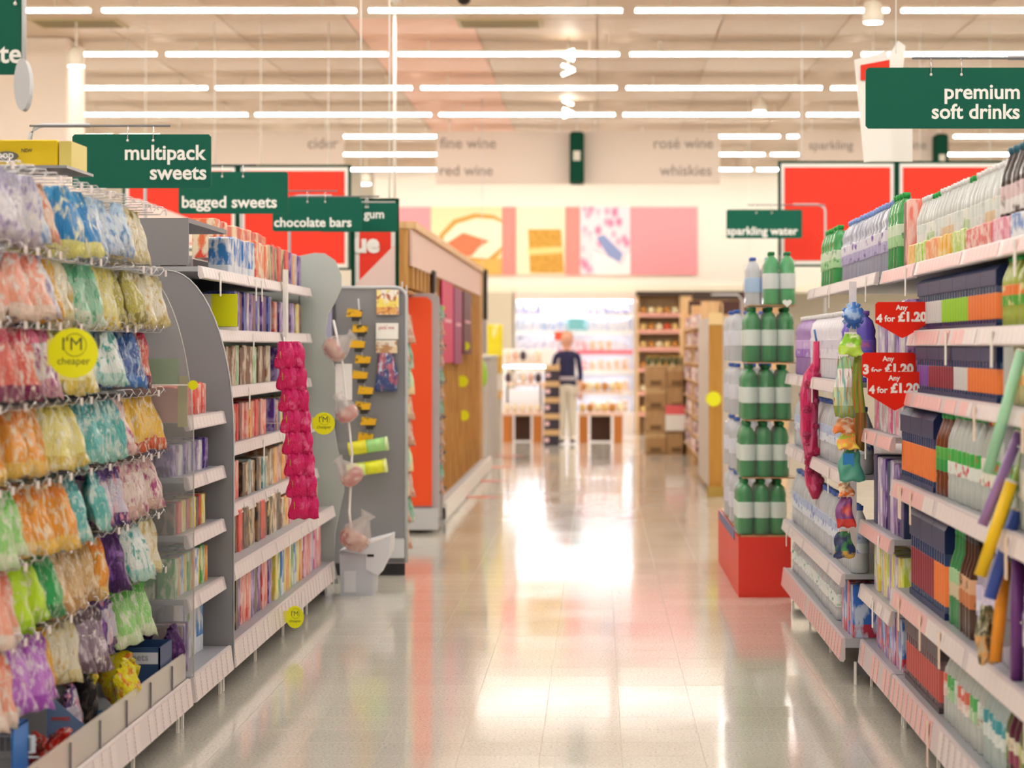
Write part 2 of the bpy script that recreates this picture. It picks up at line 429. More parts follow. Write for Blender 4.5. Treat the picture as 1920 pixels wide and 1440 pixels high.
# loaf slice, ham, biscuit and scoop printed on them (flat prints, built as thin flat shapes)
def flat(px, m, nm, d=.003, Y=YP):
    MB().prism([(P(x, y, Y).x, P(x, y, Y).z) for x, y in px], 1, Y-d, Y-.0004).build(nm, m, t)
def ell(cx0, cy0, rx, ry, n=22, a0=0, a1=360):
    return [(cx0+rx*math.cos(math.radians(a0+(a1-a0)*k/n)), cy0+ry*math.sin(math.radians(a0+(a1-a0)*k/n))) for k in range(n)]
flat([(822, 470), (824, 440), (850, 412), (890, 400), (925, 403), (941, 412), (941, 470), (920, 500), (850, 500)], mat('crust', 'cf9a42', .6), 'crust_print')
flat([(829, 468), (832, 444), (856, 420), (892, 409), (925, 411), (941, 418), (941, 462), (915, 485), (855, 480)], mat('crumb', 'fff0cf', .6), 'crumb_print', .006)
flat([(832, 460), (868, 436), (918, 452), (900, 462), (885, 480), (858, 482)], mat('ham', 'ee7a52', .6), 'ham_print', .009)
flat([(890, 490), (941, 484), (941, 515), (890, 515)], mat('bread_low', 'dfb25a', .6), 'loaf_print', .006)
flat([(990, 430), (1052, 430), (1058, 512), (994, 512)], F2, 'biscuit_print', .003)
flat([(988, 466), (1056, 462), (1058, 474), (992, 478)], mat('cream_line', 'f3d68c', .6), 'cream_print', .006)
flat([(1118, 445), (1132, 440), (1168, 476), (1162, 492), (1140, 480)], mat('scoop', '8a9ac8', .5), 'scoop_print', .006)
flat([(1110, 470), (1150, 486), (1165, 500), (1182, 470), (1182, 515), (1118, 515)], mat('paperwhite', 'fdf6f4', .5), 'paper_print', .004)

# red promotional boards hanging behind the aisles
def board(xa, xb, ya, yb, Y, lab, swoosh=None, text=None):
    a = P(xa, yb, Y); c = P(xb, ya, Y)
    t = thing('promotion_board', lab, 'sign', ((a.x+c.x)/2, Y, a.z), 'red promotion boards in green frames')
    MB().box(a.x+.02, c.x-.02, Y, Y+.02, a.z+.02, c.z-.02).build('white_border', PURE, t)
    MB().box(a.x+.06, c.x-.06, Y-.006, Y, a.z+.06, c.z-.06).build('red_panel', REDB, t)
    for q in ((a.x, a.x+.025, a.z, c.z), (c.x-.025, c.x, a.z, c.z)): MB().box(q[0], q[1], Y-.02, Y+.03, q[2], q[3]).build('frame_post', DKGREEN, t)
    for q in ((a.z, a.z+.02), (c.z-.02, c.z)): MB().box(a.x, c.x, Y-.015, Y+.025, q[0], q[1]).build('frame_rail', DKGREEN, t)
    if swoosh: MB().prism([(P(x, y, Y).x, P(x, y, Y).z) for x, y in swoosh], 1, Y-.012, Y-.006).build('white_swoosh', mat('swoosh', 'f7dbd4', .5), t)
    if text:
        l = P(text[1], text[3], Y-.014); lettering(text[0], PURE, l.x, l.y, l.z, (text[2]-text[1])*Y/F, t, bold=.05)
    for s in (.2, .8):
        xx = a.x+(c.x-a.x)*s; MB().tube([(xx, Y, c.z), (xx, Y, HC)], .005).build('hanger', PURE, t)
board(230, 446, 309, 470, 23.0, 'red board with pale slanted swoosh behind the bagged sweets sign', [(240, 372), (262, 374), (432, 440), (432, 456), (240, 456)])
board(447, 658, 309, 506, 23.0, 'red board with white border behind the chocolate bars sign')
board(659, 748, 372, 545, 17.75, 'red board lettered ue with a white corner beside the wooden pelmet', [(668, 532), (744, 455), (744, 540), (668, 540)], ('ue', 664, 712, 472))
board(1459, 1681, 302, 500, 23.0, 'red board with white line behind the sparkling water sign')
board(1681, 1900, 302, 500, 23.0, 'red board mostly hidden behind the shrink-wrapped bottles at right')
# white hanging leaflet cluster behind the premium soft drinks sign
t = thing('hanging_mobile', 'white folded promotional mobile with red top behind soft drinks sign', 'sign', P(1660, 305, 14))
Y = 14.0
def poly(px, Y, m, nm, d=.01):
    MB().prism([(P(x, y, Y).x, P(x, y, Y).z) for x, y in px], 1, Y, Y+d).build(nm, m, t)
GL = mat('mobile_white', 'fffdf8', .5)
poly([(1602, 112), (1664, 96), (1674, 300), (1620, 304)], 14.0, GL, 'front_panel')
poly([(1640, 210), (1711, 210), (1711, 303), (1636, 303)], 14.3, GL, 'rear_panel')
poly([(1664, 108), (1684, 76), (1698, 86), (1690, 160), (1664, 160)], 14.1, GL, 'folded_corner')
poly([(1614, 122), (1668, 112), (1668, 150), (1614, 150)], 13.985, REDB, 'red_strip')
p = P(1680, 100, 14.1); MB().tube([p, (p.x, 14.1, HC)], .004).build('hanger', PURE, t)

# ------------------------------------------------------------------ green department signs on arms
def green_sign(x0, x1, y0, y1, h, lines, lab, post_side=-1, zpost=2.1, rail=True, hooks=(), cut=None):
    Y = F*h/(y1-y0); a = P(x0, y1, Y); c = P(x1, y0, Y)
    t = thing('department_sign', lab, 'sign', ((a.x+c.x)/2, Y, a.z), 'green department signs over the shelves')
    b = .012
    MB().prism([(a.x+b, a.z), (c.x-b, a.z), (c.x, a.z+b), (c.x, c.z-b), (c.x-b, c.z), (a.x+b, c.z), (a.x, c.z-b), (a.x, a.z+b)], 1, Y-.006, Y+.006).build('panel', GREEN, t)
    for s, xl, xr, yb in lines:
        l = P(xl, yb, Y-.0075); lettering(s, PURE, l.x, l.y, l.z, (xr-xl)*Y/F, t, bold=.022)
    zr = c.z+.045
    px = a.x-.22 if post_side < 0 else c.x+.22
    end = c.x+.0 if post_side < 0 else a.x+.2
    hk = [P(q, 0, Y).x for q in hooks]
    e2 = (max(hk)+.08) if post_side < 0 else (min(hk)-.08)
    MB().tube([(px, Y+.02, zr), (e2, Y+.02, zr)], .006).build('hanger_rail', KICK, t)
    for q in hk:
        MB().tube([(q, Y+.02, zr), (q, Y-.008, zr-.01), (q, Y-.01, c.z-.03)], .0035).build('hook', CHROME, t)
        MB().lathe([(.004, -.006), (.007, 0), (.004, .006)], 8, c=(q, Y-.011, c.z-.032)).build('hook_stud', WHITE, t)
    mid = (a.z+c.z)/2
    r = .07
    s = 1 if post_side < 0 else -1
    pts = [(px, Y+.03, zpost)]+[(px, Y+.03, zr-.06)]+[(px+s*r*(1-math.cos(k*math.pi/8)), Y+.03, zr-.06+r*math.sin(k*math.pi/8)*.9) for k in range(1, 5)]+[(px+s*.3, Y+.03, zr+.003)]
    MB().tube(pts, .011, 8).build('arm', GREYL, t)
    return t
green_sign(136, 396, 252, 353, .27, [('multipack', 234, 387, 299), ('sweets', 281, 387, 336)], 'green sign reading multipack sweets over the hanging bags', hooks=(240, 288), zpost=0.02)
green_sign(335, 540, 322, 401, .27, [('bagged sweets', 341, 519, 389)], 'green sign reading bagged sweets, second in the left line', hooks=(417, 456), zpost=0.02)
green_sign(511, 678, 370, 434, .235, [('chocolate bars', 514, 659, 425)], 'green sign reading chocolate bars, third in the left line', hooks=(577, 610), zpost=0.02)
green_sign(600, 745, 380, 435, .207, [('gum', 682, 720, 409)], 'green sign reading gum, mostly behind the chocolate bars sign', hooks=(686, 690), zpost=0.02)
green_sign(-335, 47, -10, 140, .27, [('chocolate', -160, 40, 117)], 'large near green sign cut off at the top left corner', hooks=(-40, 30), zpost=2.2)
green_sign(1623, 1926, 127, 241, .27, [('premium', 1771, 1912, 185), ('soft drinks', 1747, 1912, 222)], 'green sign reading premium soft drinks at upper right', post_side=1, hooks=(1745, 1802), zpost=0.02)
green_sign(1362, 1504, 393, 447, .27, [('sparkling water', 1363, 1496, 440)], 'green sign reading sparkling water over the green bottle stack', post_side=1, hooks=(1418, 1447), zpost=0.02)
# round bracket under the nearest sign
p = P(45, 160, 8.0)
t = thing('sign_bracket', 'round grey and black bracket under the near corner sign', 'bracket', p)
b = MB()
for (r, m_, d) in ((.055, GREYL, .03), (.04, BLACK, .02)):
    MB().prism([(p.x+r*math.cos(k*.3927)*.5, p.z+r*1.6*math.sin(k*.3927)-.0) for k in range(16)], 1, p.y-d, p.y+.02).build('ring' if m_ is GREYL else 'hub', m_, t)
MB().tube([(p.x, p.y, p.z), (p.x, p.y, p.z+.4)], .008).build('stem', GREYL, t)

# ------------------------------------------------------------------ shelving helper
def tickmat(key, base, ink):
    m = mat(key, base, .4); nt, N, L, b = nodes(m)
    tc = N.new('ShaderNodeTexCoord'); br = N.new('ShaderNodeTexBrick')
    br.inputs['Color1'].default_value = lin(hx(base)); br.inputs['Color2'].default_value = lin(hx(base)); br.inputs['Mortar'].default_value = lin(hx(ink))
    br.inputs['Scale'].default_value = 3; br.inputs['Mortar Size'].default_value = .03
    mp = N.new('ShaderNodeMapping'); mp.inputs['Rotation'].default_value = (0, math.pi/2, math.pi/2)
    L.new(tc.outputs['Generated'], mp.inputs[0]); L.new(mp.outputs[0], br.inputs[0]); L.new(br.outputs[0], b.inputs['Base Color'])
    return m
TICK = tickmat('ticket', 'f3e9e6', 'cfc0c4')
TICKP = tickmat('ticket_pink', 'f3c4c0', 'e3a5a6')
tick = {}
for key, m in (('w', TICK), ('p', TICKP)):
    tick[key] = MB().box(-.001, .001, -.0405, .0405, -.018, .018).mesh('price_ticket', m)
def shelf(unit, side, xl, xb, z, y0, y1, lip=.045, t_=.022, rail=RAIL, pink=(), pitch=.085, tabs=0, tagmat=WHITE):
    "side -1: unit on the left of the aisle (lip faces +x); +1: on the right"
    s = -side
    sh = MB().box(xb, xl, y0+.004, y1-.004, z-t_, z).build('shelf', GREYM, unit, at=((xl+xb)/2, (y0+y1)/2, z))
    MB().prism([(xl, z+.004), (xl+s*.012, z+.002), (xl+s*.024, z-lip), (xl+s*.008, z-lip-.004), (xl, z-lip+.01)], 1, y0+.006, y1-.006).build('price_rail', rail, sh)
    y = y0+.06
    ang = math.atan2(.012, lip)
    while y < y1-.05:
        pk = any(a <= y <= b for a, b in pink)
        if R() < .9:
            place('price_ticket', tick['p' if pk else 'w'], (xl+s*.0195, y, z-lip/2), sh, rot=(0, -s*ang, 0), scale=(1, 1, (lip-.006)/.036))
        y += pitch
    for k in range(tabs):
        y = U(y0+.15, y1-.15)
        MB().box(xl+s*.024, xl+s*.026, y-.02, y+.02, z-lip-.07, z-.01).build('shelf_talker', tagmat, sh)
    return sh
def bay(side, xl, xb, y0, y1, zs, ztop, lab, xlb=None, legs=True, backm=None, lipkw={}, group=None, end_panel=None):
    "one run of shelving: back panel, uprights, base, shelves. zs: list of (z, xlip, depth)"
    s = -side; backm = backm or mat('back_dark', '34323a', .7)
    u = thing('shelving_unit', lab, 'shelving', (xb, (y0+y1)/2, 0), group)
    MB().box(xb-side*-.0, xb+side*.03, y0, y1, .16, ztop).build('back_panel', backm, u)
    y = y0
    n = max(1, round((y1-y0)/1.0)); st = (y1-y0)/n
    for k in range(n+1):
        yy = y0+k*st; yy = min(max(yy, y0+.02), y1-.02)
        MB().box(xb, xb-side*.03, yy-.018, yy+.018, .1, ztop+.01).build('upright', GREYM, u)
        if legs:
            xlp = xl if xlb is None else xlb
            MB().box(xlp+side*.06, xlp+side*.0+s*-.05, yy-.012, yy+.012, .0, .1).build('leg', WHITE, u)
            MB().prism([(xb, .1), (xlp-s*.06, .1), (xlp-s*.06, .04), (xb, .0)], 1, yy+.016, yy+.03).build('foot_bracket', KICK, u)
    return u

# ------------------------------------------------------------------ LEFT: peg bay of multipack sweets
XL = -1.575
ub = bay(-1, XL, -2.28, 5.6, 9.24, [], 2.12, 'grey shelving bay with pegs full of hanging sweet bags, nearest left', backm=mat('peg_dark', '2a272b', .7))
bs = shelf(ub, -1, XL-.02, -2.28, .205, 5.6, 9.24, lip=.1, t_=.04, rail=RAILW, pitch=.13)
RISER = mat('riser_clear', 'e9dfd6', .12, alpha=.55)
MB().box(XL-.03, XL-.024, 5.62, 9.22, .205, .315).build('riser', RISER, ub)
for k in range(8): MB().box(XL-.034, XL-.018, 5.9+k*.43, 5.905+k*.43, .2, .3).build('riser_clip', mat('clip_dark', '6d6a70', .4), ub)
MB().box(-2.3, -1.9, 8.5, 8.95, 2.14, 2.15).build('top_bracket', GREYM, ub)

BAGC = {  # top, body, lower, art
 'pale lilac': ('c9c6dd', 'e6e2ec', 'cfc6d6', '9d8cc0'), 'peach': ('eebfa4', 'f2d4c0', 'e9b79a', 'd98062'),
 'sky-blue': ('2b93d1', '1f86cc', 'e9e58a', 'f2efd0'), 'pale blue': ('b7d4ee', 'd3e2f2', 'c9d4ea', '6e9bd0'),
 'black': ('1b1a1c', '221f20', '2c292a', '69605a'), 'cream': ('ece3c0', 'eee6cf', 'e3d6a6', 'cfb35e'),
 'purple and green': ('8b79b8', '6f4a93', '63a357', 'e6e0ea'), 'orange': ('f08a1e', 'f4a233', 'f6c75a', 'fbe7c0'),
 'salmon': ('f08870', 'f6a98f', 'f2d6c8', 'f7efe8'), 'amber': ('d99a17', 'e3a720', 'c8890f', 'f1d479'),
 'mint': ('7fd0a4', 'a9dcc0', 'd8e7d2', '4fae83'), 'pale yellow': ('e9d96a', 'efe48f', 'ddc452', 'faf6da'),
 'olive': ('a59a3a', 'c0b552', '8d8230', 'e7e0a4'), 'pink and white': ('e46a8f', 'e9dfe2', 'd9a4b8', '9d3a80'),
 'magenta': ('a12a78', '7c2b83', 'c487b5', 'e8dbe6'), 'white and teal': ('dcebea', 'e9f2ee', 'b9dcd4', '2f9f98'),
 'deep blue': ('2f66b6', '1f4f9f', '3a78c6', 'a9c4e6'), 'crimson': ('c9344f', 'e06a5e', '7a2350', 'f4dfd9'),
 'teal': ('2d8f95', '5fb9b8', '86cbc3', 'd7ece6'), 'gold and red': ('e7b32b', 'eec04a', 'd4521f', 'f9ead0'),
 'lime': ('b6e21a', 'c6ee2a', 'a9d916', 'f1f3d0'), 'apple-green': ('63c24a', '9fdc83', 'cfe6b9', 'eef3df'),
 'emerald': ('1d9a4a', '2aa95a', '17803d', 'a8dcae'), 'tan': ('c99a5b', 'd7b079', 'b98a50', 'efdcb8'),
 'dark purple': ('43185e', '4a1a66', '371250', '8d5fae'), 'violet': ('b14fc6', 'c274d6', 'a145bb', 'ead3ef'),
 'purple and white': ('5a3a86', 'd9d3e6', '4d2f7a', 'e89ab0'), 'blush': ('ecc9c2', 'f0dcd4', 'e2bdb2', 'b0487e'),
 'brown and lilac': ('5a4550', '8f7a8c', '6b5261', 'd9cdd8'),
 'scarlet': ('e0231c', 'ea3a2c', 'c41a18', 'f7b0a0'), 'bright yellow': ('f2e40a', 'f5ea1d', 'e8d200', 'ef7a1a'),
}
BM = {k: pmat('bag_'+k.replace(' ', '_'), [(0, v[2]), (.22, v[1]), (.78, v[0])], v[3], 7, .575, .28, 'f5efe6' if k not in ('black', 'dark purple', 'lime', 'sky-blue') else None, stretch=(1.5, 1.8, 1.1), wrinkle=.8) for k, v in BAGC.items()}
def bag_mesh(m, seed, wd=.155, h=.205, th=.06, fold=.7):
    rnd = random.Random(seed); nu, nv = 8, 10; b = MB(); ph = [rnd.uniform(0, 6.28) for _ in range(4)]
    lean = rnd.uniform(.05, .4)
    vs_ = []
    for side in (1, -1):
        for j in range(nv+1):
            v = j/nv                                    # 0 top .. 1 bottom
            wj = wd*(.5+.62*v**.55-.1*v*v-.05*(v > .93))
            full = (math.sin(math.pi*min(1, max(0, (v-.06)/.9)))**.7)*(.55+.75*v) if .06 < v < .96 else 0
            for i in range(nu+1):
                u = i/nu*2-1
                e = max(0, 1-abs(u)**2.4)
                d = th/2*full*e*(1+.3*math.sin(5*u+ph[0]+2*v))
                wr = .007*math.sin(9*u+ph[1]+3*v)*(1-v)*fold*2+.004*math.sin(14*v+ph[2]+4*u)
                x = side*(d+.0008)+wr+lean*.22*v**1.6*.6
                vs_.append((x, u*wj/2+.006*math.sin(7*v+ph[3]), -v*h+.004*math.sin(6*u+ph[2])*(v > .5)))
    n = (nu+1)*(nv+1); fs = []
    for s in (0, 1):
        for j in range(nv):
            for i in range(nu):
                a = s*n+j*(nu+1)+i; q = (a, a+1, a+nu+2, a+nu+1); fs.append(q if s else q[::-1])
    ring = [j*(nu+1) for j in range(nv+1)]+[nv*(nu+1)+i for i in range(1, nu+1)]+[j*(nu+1)+nu for j in range(nv-1, -1, -1)]+[i for i in range(nu-1, 0, -1)]
    for k in range(len(ring)): a, c = ring[k], ring[(k+1) % len(ring)]; fs.append((a, c, c+n, a+n))
    b.add(vs_, fs, 0, True); me = b.mesh('bag', m); b.fix(me); return me
ZR = [2.01, 1.775, 1.555, 1.315, 1.08, .85, .63]
ROWC = [[(40, 'pale lilac'), (62, 'pale blue'), (92, 'peach'), (150, 'sky-blue'), (215, 'pale blue'), (226, 'black'), (258, 'cream'), (400, 'purple and green')],
        [(42, 'salmon'), (62, 'pale lilac'), (100, 'amber'), (128, 'cream'), (172, 'mint'), (205, 'pale yellow'), (228, 'olive'), (400, 'cream')],
        [(20, 'crimson'), (95, 'pink and white'), (150, 'pale yellow'), (200, 'white and teal'), (226, 'pale blue'), (248, 'deep blue'), (400, 'crimson')],
        [(62, 'orange'), (135, 'pale yellow'), (205, 'teal'), (222, 'blush'), (400, 'gold and red')],
        [(12, 'apple-green'), (26, 'apple-green'), (82, 'orange'), (165, 'teal'), (215, 'purple and white'), (400, 'blush')],
        [(20, 'salmon'), (72, 'lime'), (102, 'emerald'), (172, 'tan'), (190, 'orange'), (222, 'dark purple'), (245, 'white and teal'), (400, 'cream')],
        [(12, 'salmon'), (64, 'violet'), (100, 'amber'), (125, 'cream'), (160, 'brown and lilac'), (190, 'dark purple'), (222, 'purple and white'), (400, 'apple-green')]]
hookm = MB(); 
hookm.tube([(-2.27, 0, .0), (-1.69, 0, .0), (-1.675, 0, .02)], .0028, 5)
hookm.tube([(-2.27, 0, .03), (-1.68, 0, .03), (-1.668, 0, .01)], .0022, 5)
hookme = hookm.mesh('peg_hook', CHROME)
htick = MB().box(-1.668, -1.666, -.018, .018, -.004, .02).mesh('hook_ticket', TICK)
cache = {}
NC = 18
bagcount = {}
for ri, z in enumerate(ZR):
    for ci in range(NC):
        Y = 6.62+ci*.15
        xpx = CX-1.72*F/Y
        cn = next(c for q, c in ROWC[ri] if xpx < q)
        h_ = place('peg_hook', hookme, (0, Y, z), ub, rot=(U(-.06, .06), 0, 0))
        if R() < .4: place('hook_ticket', htick, (0, Y, z), h_)
        if ri == 0 and xpx > 262: continue
        if ri >= 4 and ci == NC-1: continue
        if ri == 2 and ci == NC-1: continue
        nb = 2 if ci % 1 == 0 else 1
        for d in range(nb):
            sd = random.randrange(4)
            key = (cn, sd)
            if key not in cache: cache[key] = bag_mesh(BM[cn], sd*13+5)
            hh = U(.95, 1.07) if cn not in ('sky-blue',) else 1.1
            yaw = math.radians(-U(2, 50))
            x = -1.725-d*.09-U(0, .035)+(.03 if R() < .25 else 0)
            o = place('sweet_bag', cache[key], (x, Y+U(-.01, .01), z-.002), rot=(math.radians(U(-6, 6)), -U(0, .22), yaw), scale=(U(.9, 1.25), U(.85, 1.05), hh))
            tag(o, f'{cn} sweet bag, {"front" if d == 0 else "second"} on the {nth(ci)} peg from near end, {nth(ri)} row down', 'sweet bag', 'bags of sweets hanging on pegs')
    # peg rail behind each row, coloured dark to deepen the shaded gaps
for z in ZR: MB().box(-2.275, -2.25, 5.62, 9.2, z-.012, z+.04).build('peg_rail', DARK, ub)

# things lying on the base shelf
def carton(name, lab, cat, x0, x1, y0, y1, z0, z1, m, extra=None, group=None, wall=.006, open_top=True, inner=CARD):
    t = thing(name, lab, cat, ((x0+x1)/2, (y0+y1)/2, z0), group)
    if open_top:
        b = MB()
        b.box(x0, x1, y0, y0+wall, z0, z1).box(x0, x1, y1-wall, y1, z0, z1).box(x0, x0+wall, y0, y1, z0, z1).box(x1-wall, x1, y0, y1, z0, z1)
        b.build('side_panels', m, t); MB().box(x0, x1, y0, y1, z0, z0+wall).build('floor_panel', inner, t)
    else: MB().cbox(x0, x1, y0, y1, z0, z1, .004).build('box_body', m, t)
    if extra: extra(t)
    return t
BLUEC = mat('carton_blue', '1d6fc4', .45)
def ex1(t):
    x0, x1, y = -1.79, -1.612, 6.95
    MB().box(-1.765, -1.645, y-.002, y, .31, .362).build('label_patch', PURE, t)
    for k in range(16): MB().box(-1.755+k*.0063, -1.755+k*.0063+(.0036 if k % 3 else .002), y-.003, y-.002, .316, .356).build('barcode_bar', DARK, t)
    MB().lathe([(.032, 0), (.032, .003)], 16).build('round_badge', YEL, t, at=(0, 0, 0)).matrix_world
    o = t.children[-1]; o.location = (-1.755-t.location.x, y-.001-t.location.y, .245-t.location.z); o.rotation_euler = (math.pi/2, 0, 0)
    lettering('21', DARK, -1.768, y-.005, .236, .026, t, bold=.03)
    MB().box(-1.77, -1.635, y-.002, y, .296, .301).build('white_line', PURE, t)
carton('display_carton', 'bright blue open carton with barcode label at the bottom left corner', 'box', -1.79, -1.612, 6.95, 7.28, .206, .385, BLUEC, ex1)
def ex2(t):
    MB().prism([(-1.74, .207), (-1.612, .207), (-1.612, .3), (-1.74, .405)], 1, 7.497, 7.499).build('front_flap', mat('carton_slate', '5b7fae', .5), t)
    lettering('sweets', mat('ink_red', 'b4463f', .5), -1.725, 7.495, .32, .06, t, bold=.03)
carton('display_carton', 'slate blue carton with slanted front holding dark and yellow bags', 'box', -1.74, -1.612, 7.5, 7.9, .206, .29, mat('carton_slate2', '3f6390', .5), ex2)
def ex3(t):
    MB().box(-1.79, -1.62, 8.746, 8.75, .33, .372).build('label_patch', mat('patch_grey', 'c9cdd8', .5), t)
    lettering('sweets', mat('inkg', '8a8fa0', .5), -1.755, 8.744, .343, .1, t, bold=.01)
carton('display_carton', 'navy blue carton with a pale label strip beside the clear divider', 'box', -1.81, -1.612, 8.75, 9.0, .206, .39, mat('carton_navy', '1f3f6d', .5), ex3)
lying = [('scarlet', 'red sweet bag lying behind the blue carton', -1.70, 7.40, .25, 1.2, .2), ('scarlet', 'red sweet bag lying near the clear guard', -1.63, 7.48, .265, 1.0, .5),
         ('black', 'shiny black sweet bag standing in the slate carton', -1.66, 7.85, .42, .3, .3), ('purple and white', 'white and purple sweet bag standing in the slate carton', -1.70, 7.72, .40, .35, -.3),
         ('bright yellow', 'bright yellow and orange sweet bag lying on the slate carton', -1.70, 8.1, .41, 1.2, .1), ('bright yellow', 'bright yellow sweet bag slumped against the clear guard', -1.64, 8.25, .40, .6, -.5),
         ('scarlet', 'red sweet bag behind the bright yellow bags', -1.74, 8.4, .41, 1.3, .7), ('bright yellow', 'yellow sweet bag in front of the navy carton', -1.65, 8.55, .39, .7, .8),
         ('dark purple', 'purple sweet bag slumped over the navy carton', -1.70, 9.15, .45, 1.0, .2), ('dark purple', 'purple sweet bag beside the clear divider', -1.64, 9.2, .41, .6, -.4),
         ('crimson', 'crimson sweet bag at the foot of the clear divider', -1.63, 9.1, .3, .9, .4)]
for cn, lab, x, y, z, rx, rz in lying:
    o = place('loose_sweet_bag', bag_mesh(BM[cn], int(x*-1000+y*100), .16, .19, .07), (x, y-.1, z), rot=(rx*.95+.2, .1, rz+math.pi/2-1.2)); tag(o, lab, 'sweet bag', 'loose bags on the base shelf')

# yellow display box above the pegs
a = P(-60, 340, 8.6); c = P(134, 262, 8.6)
t = thing('display_box', 'yellow printed box with new flash on top of the peg bay', 'box', ((a.x+c.x)/2, 8.7, 2.15))
YB_ = pmat('yellow_box', [(0, 'f2c500'), (.1, 'f6d400')], 'f8e88a', 3, .62, .4)
MB().cbox(a.x, c.x-.05, 8.6, 8.86, 2.152, c.z, .004).build('box_body', YB_, t)
MB().box(c.x-.045, c.x, 8.6, 8.86, 2.152, c.z-.005).build('end_flap', mat('flap_pale', 'f0dc7a', .5), t)
l = P(-2, 297, 8.595); MB().prism([(l.x+.035*math.cos(k*.4)*1.2+.03, l.z+.018*math.sin(k*.4)+.008) for k in range(15)], 1, 8.59, 8.596).build('logo_blob', mat('logo_grey', '77736a', .5), t)
lettering('pop', PURE, l.x-.005, 8.588, l.z, .06, t, bold=.03)
l = P(40, 285, 8.595); lettering('NEW', mat('ink_dark', '555040', .5), l.x, 8.594, l.z, .04, t, bold=.02)

# yellow round 'I'm cheaper' tags
def cheaper(x, y, r, Y, lab, words_=True, thin=1.0, zoff=0):
    p = P(x, y, Y); rr = r*Y/F
    t = thing('price_tag', lab, 'tag', p, 'round yellow price tags')
    MB().prism([(p.x+rr*thin*math.cos(k*math.pi/16), p.z+rr*math.sin(k*math.pi/16)) for k in range(32)], 1, Y-.001, Y+.001).build('disc', YEL, t)
    MB().box(p.x-rr*1.05, p.x-rr*.5, Y+.0012, Y+.003, p.z-rr*.5, p.z+rr*.55).build('tab', mat('tab_yellow', 'e8e07a', .4), t)
    e_ = (p.x-.14 if p.x < -1.3 and p.y < 9 else p.x-.3 if p.x < 0 and p.y < 15 else p.x-.06 if p.x < 0 else p.x+.03)
    MB().tube([(p.x, Y+.002, p.z), (e_, Y+.05 if Y < 15 else Y+.16, p.z)], .0025).build('clip', WHITE, t)
    if words_:
        INK = mat('tag_ink', '55602a', .5)
        lettering("I'M", INK, p.x-rr*.42*thin, Y-.002, p.z+rr*.12, rr*.78*thin, t, bold=.0)
        if words_ != 'short': lettering('cheaper', INK, p.x-rr*.62*thin, Y-.002, p.z-rr*.45, rr*1.3*thin, t, bold=.0)
        MB().tube([(p.x+rr*.08*thin+rr*.46*thin*math.cos(k*.45), Y-.002, p.z+rr*.32+rr*.46*math.sin(k*.45)) for k in range(15)], rr*.011, 4).build('ring', INK, t)
    return t
cheaper(137, 662, 47, 7.1, "round yellow tag reading I'M cheaper among the hanging sweet bags")
cheaper(607, 794, 21, 12.3, "round yellow tag reading I'M cheaper beside the pink strip of packs")
cheaper(553, 1157, 21, 11.9, "round yellow tag hanging from the lowest left shelf rail", thin=.8)
cheaper(362, 722, 9, 9.2, 'tiny yellow tag on the edge of the clear divider', False)

# clear divider and grey curved divider
PERS = mat('perspex', 'b9bcc0', .05, alpha=.28, spec=.6)
def curved(Y, z_top, z_curve, x_edge, x_back, z_bot=.2, n=14, x_start=None):
    xs = x_start
    pts = [(x_back, z_bot), (x_edge, z_bot)]
    for k in range(n+1):
        a_ = k/n*math.pi/2
        pts.append((xs+(x_edge-xs)*math.cos(a_), z_curve+(z_top-z_curve)*math.sin(a_)))
    pts.append((x_back, z_top)); return pts
t = thing('clear_divider', 'clear acrylic divider with a curved front corner beside the sweet bags', 'divider', (-1.9, 9.26, .205))
MB().prism(curved(9.26, 1.80, 1.1, -1.575, -2.27, .21, x_start=-1.80), 1, 9.26, 9.266).build('sheet', PERS, t)
pts = [q for q in curved(9.26, 1.80, 1.1, -1.575, -2.27, .21, x_start=-1.80)][1:-1]
MB().tube([(x, 9.263, z) for x, z in pts], .0022, 5).build('edge_strip', mat('edge_pale', 'c8c4be', .2), t)
for (xa, xb, ya, yb, m, lab) in ((267, 338, 672, 722, mat('card_green', '8fbf7e', .5), 'a'), (240, 336, 728, 792, mat('card_red', 'c98a80', .5), 'b'), (336, 354, 705, 800, mat('card_yellow', 'c9c47a', .5), 'c')):
    a = P(xa, yb, 9.3); c = P(xb, ya, 9.3); MB().box(a.x, c.x, 9.268, 9.271, a.z, c.z).build('card', m, t)
t = thing('grey_divider', 'grey metal divider with a curved front corner before the chocolate shelves', 'divider', (-1.95, 10.3, .205))
MB().prism(curved(10.3, 1.83, 1.12, -1.575, -2.3, .12, x_start=-1.86), 1, 10.285, 10.305).build('sheet', GREYD, t)
pts = curved(10.3, 1.83, 1.12, -1.575, -2.3, .12, x_start=-1.86)[1:-1]
MB().tube([(x, 10.284, z) for x, z in pts], .003, 5).build('edge_strip', GREYL, t)

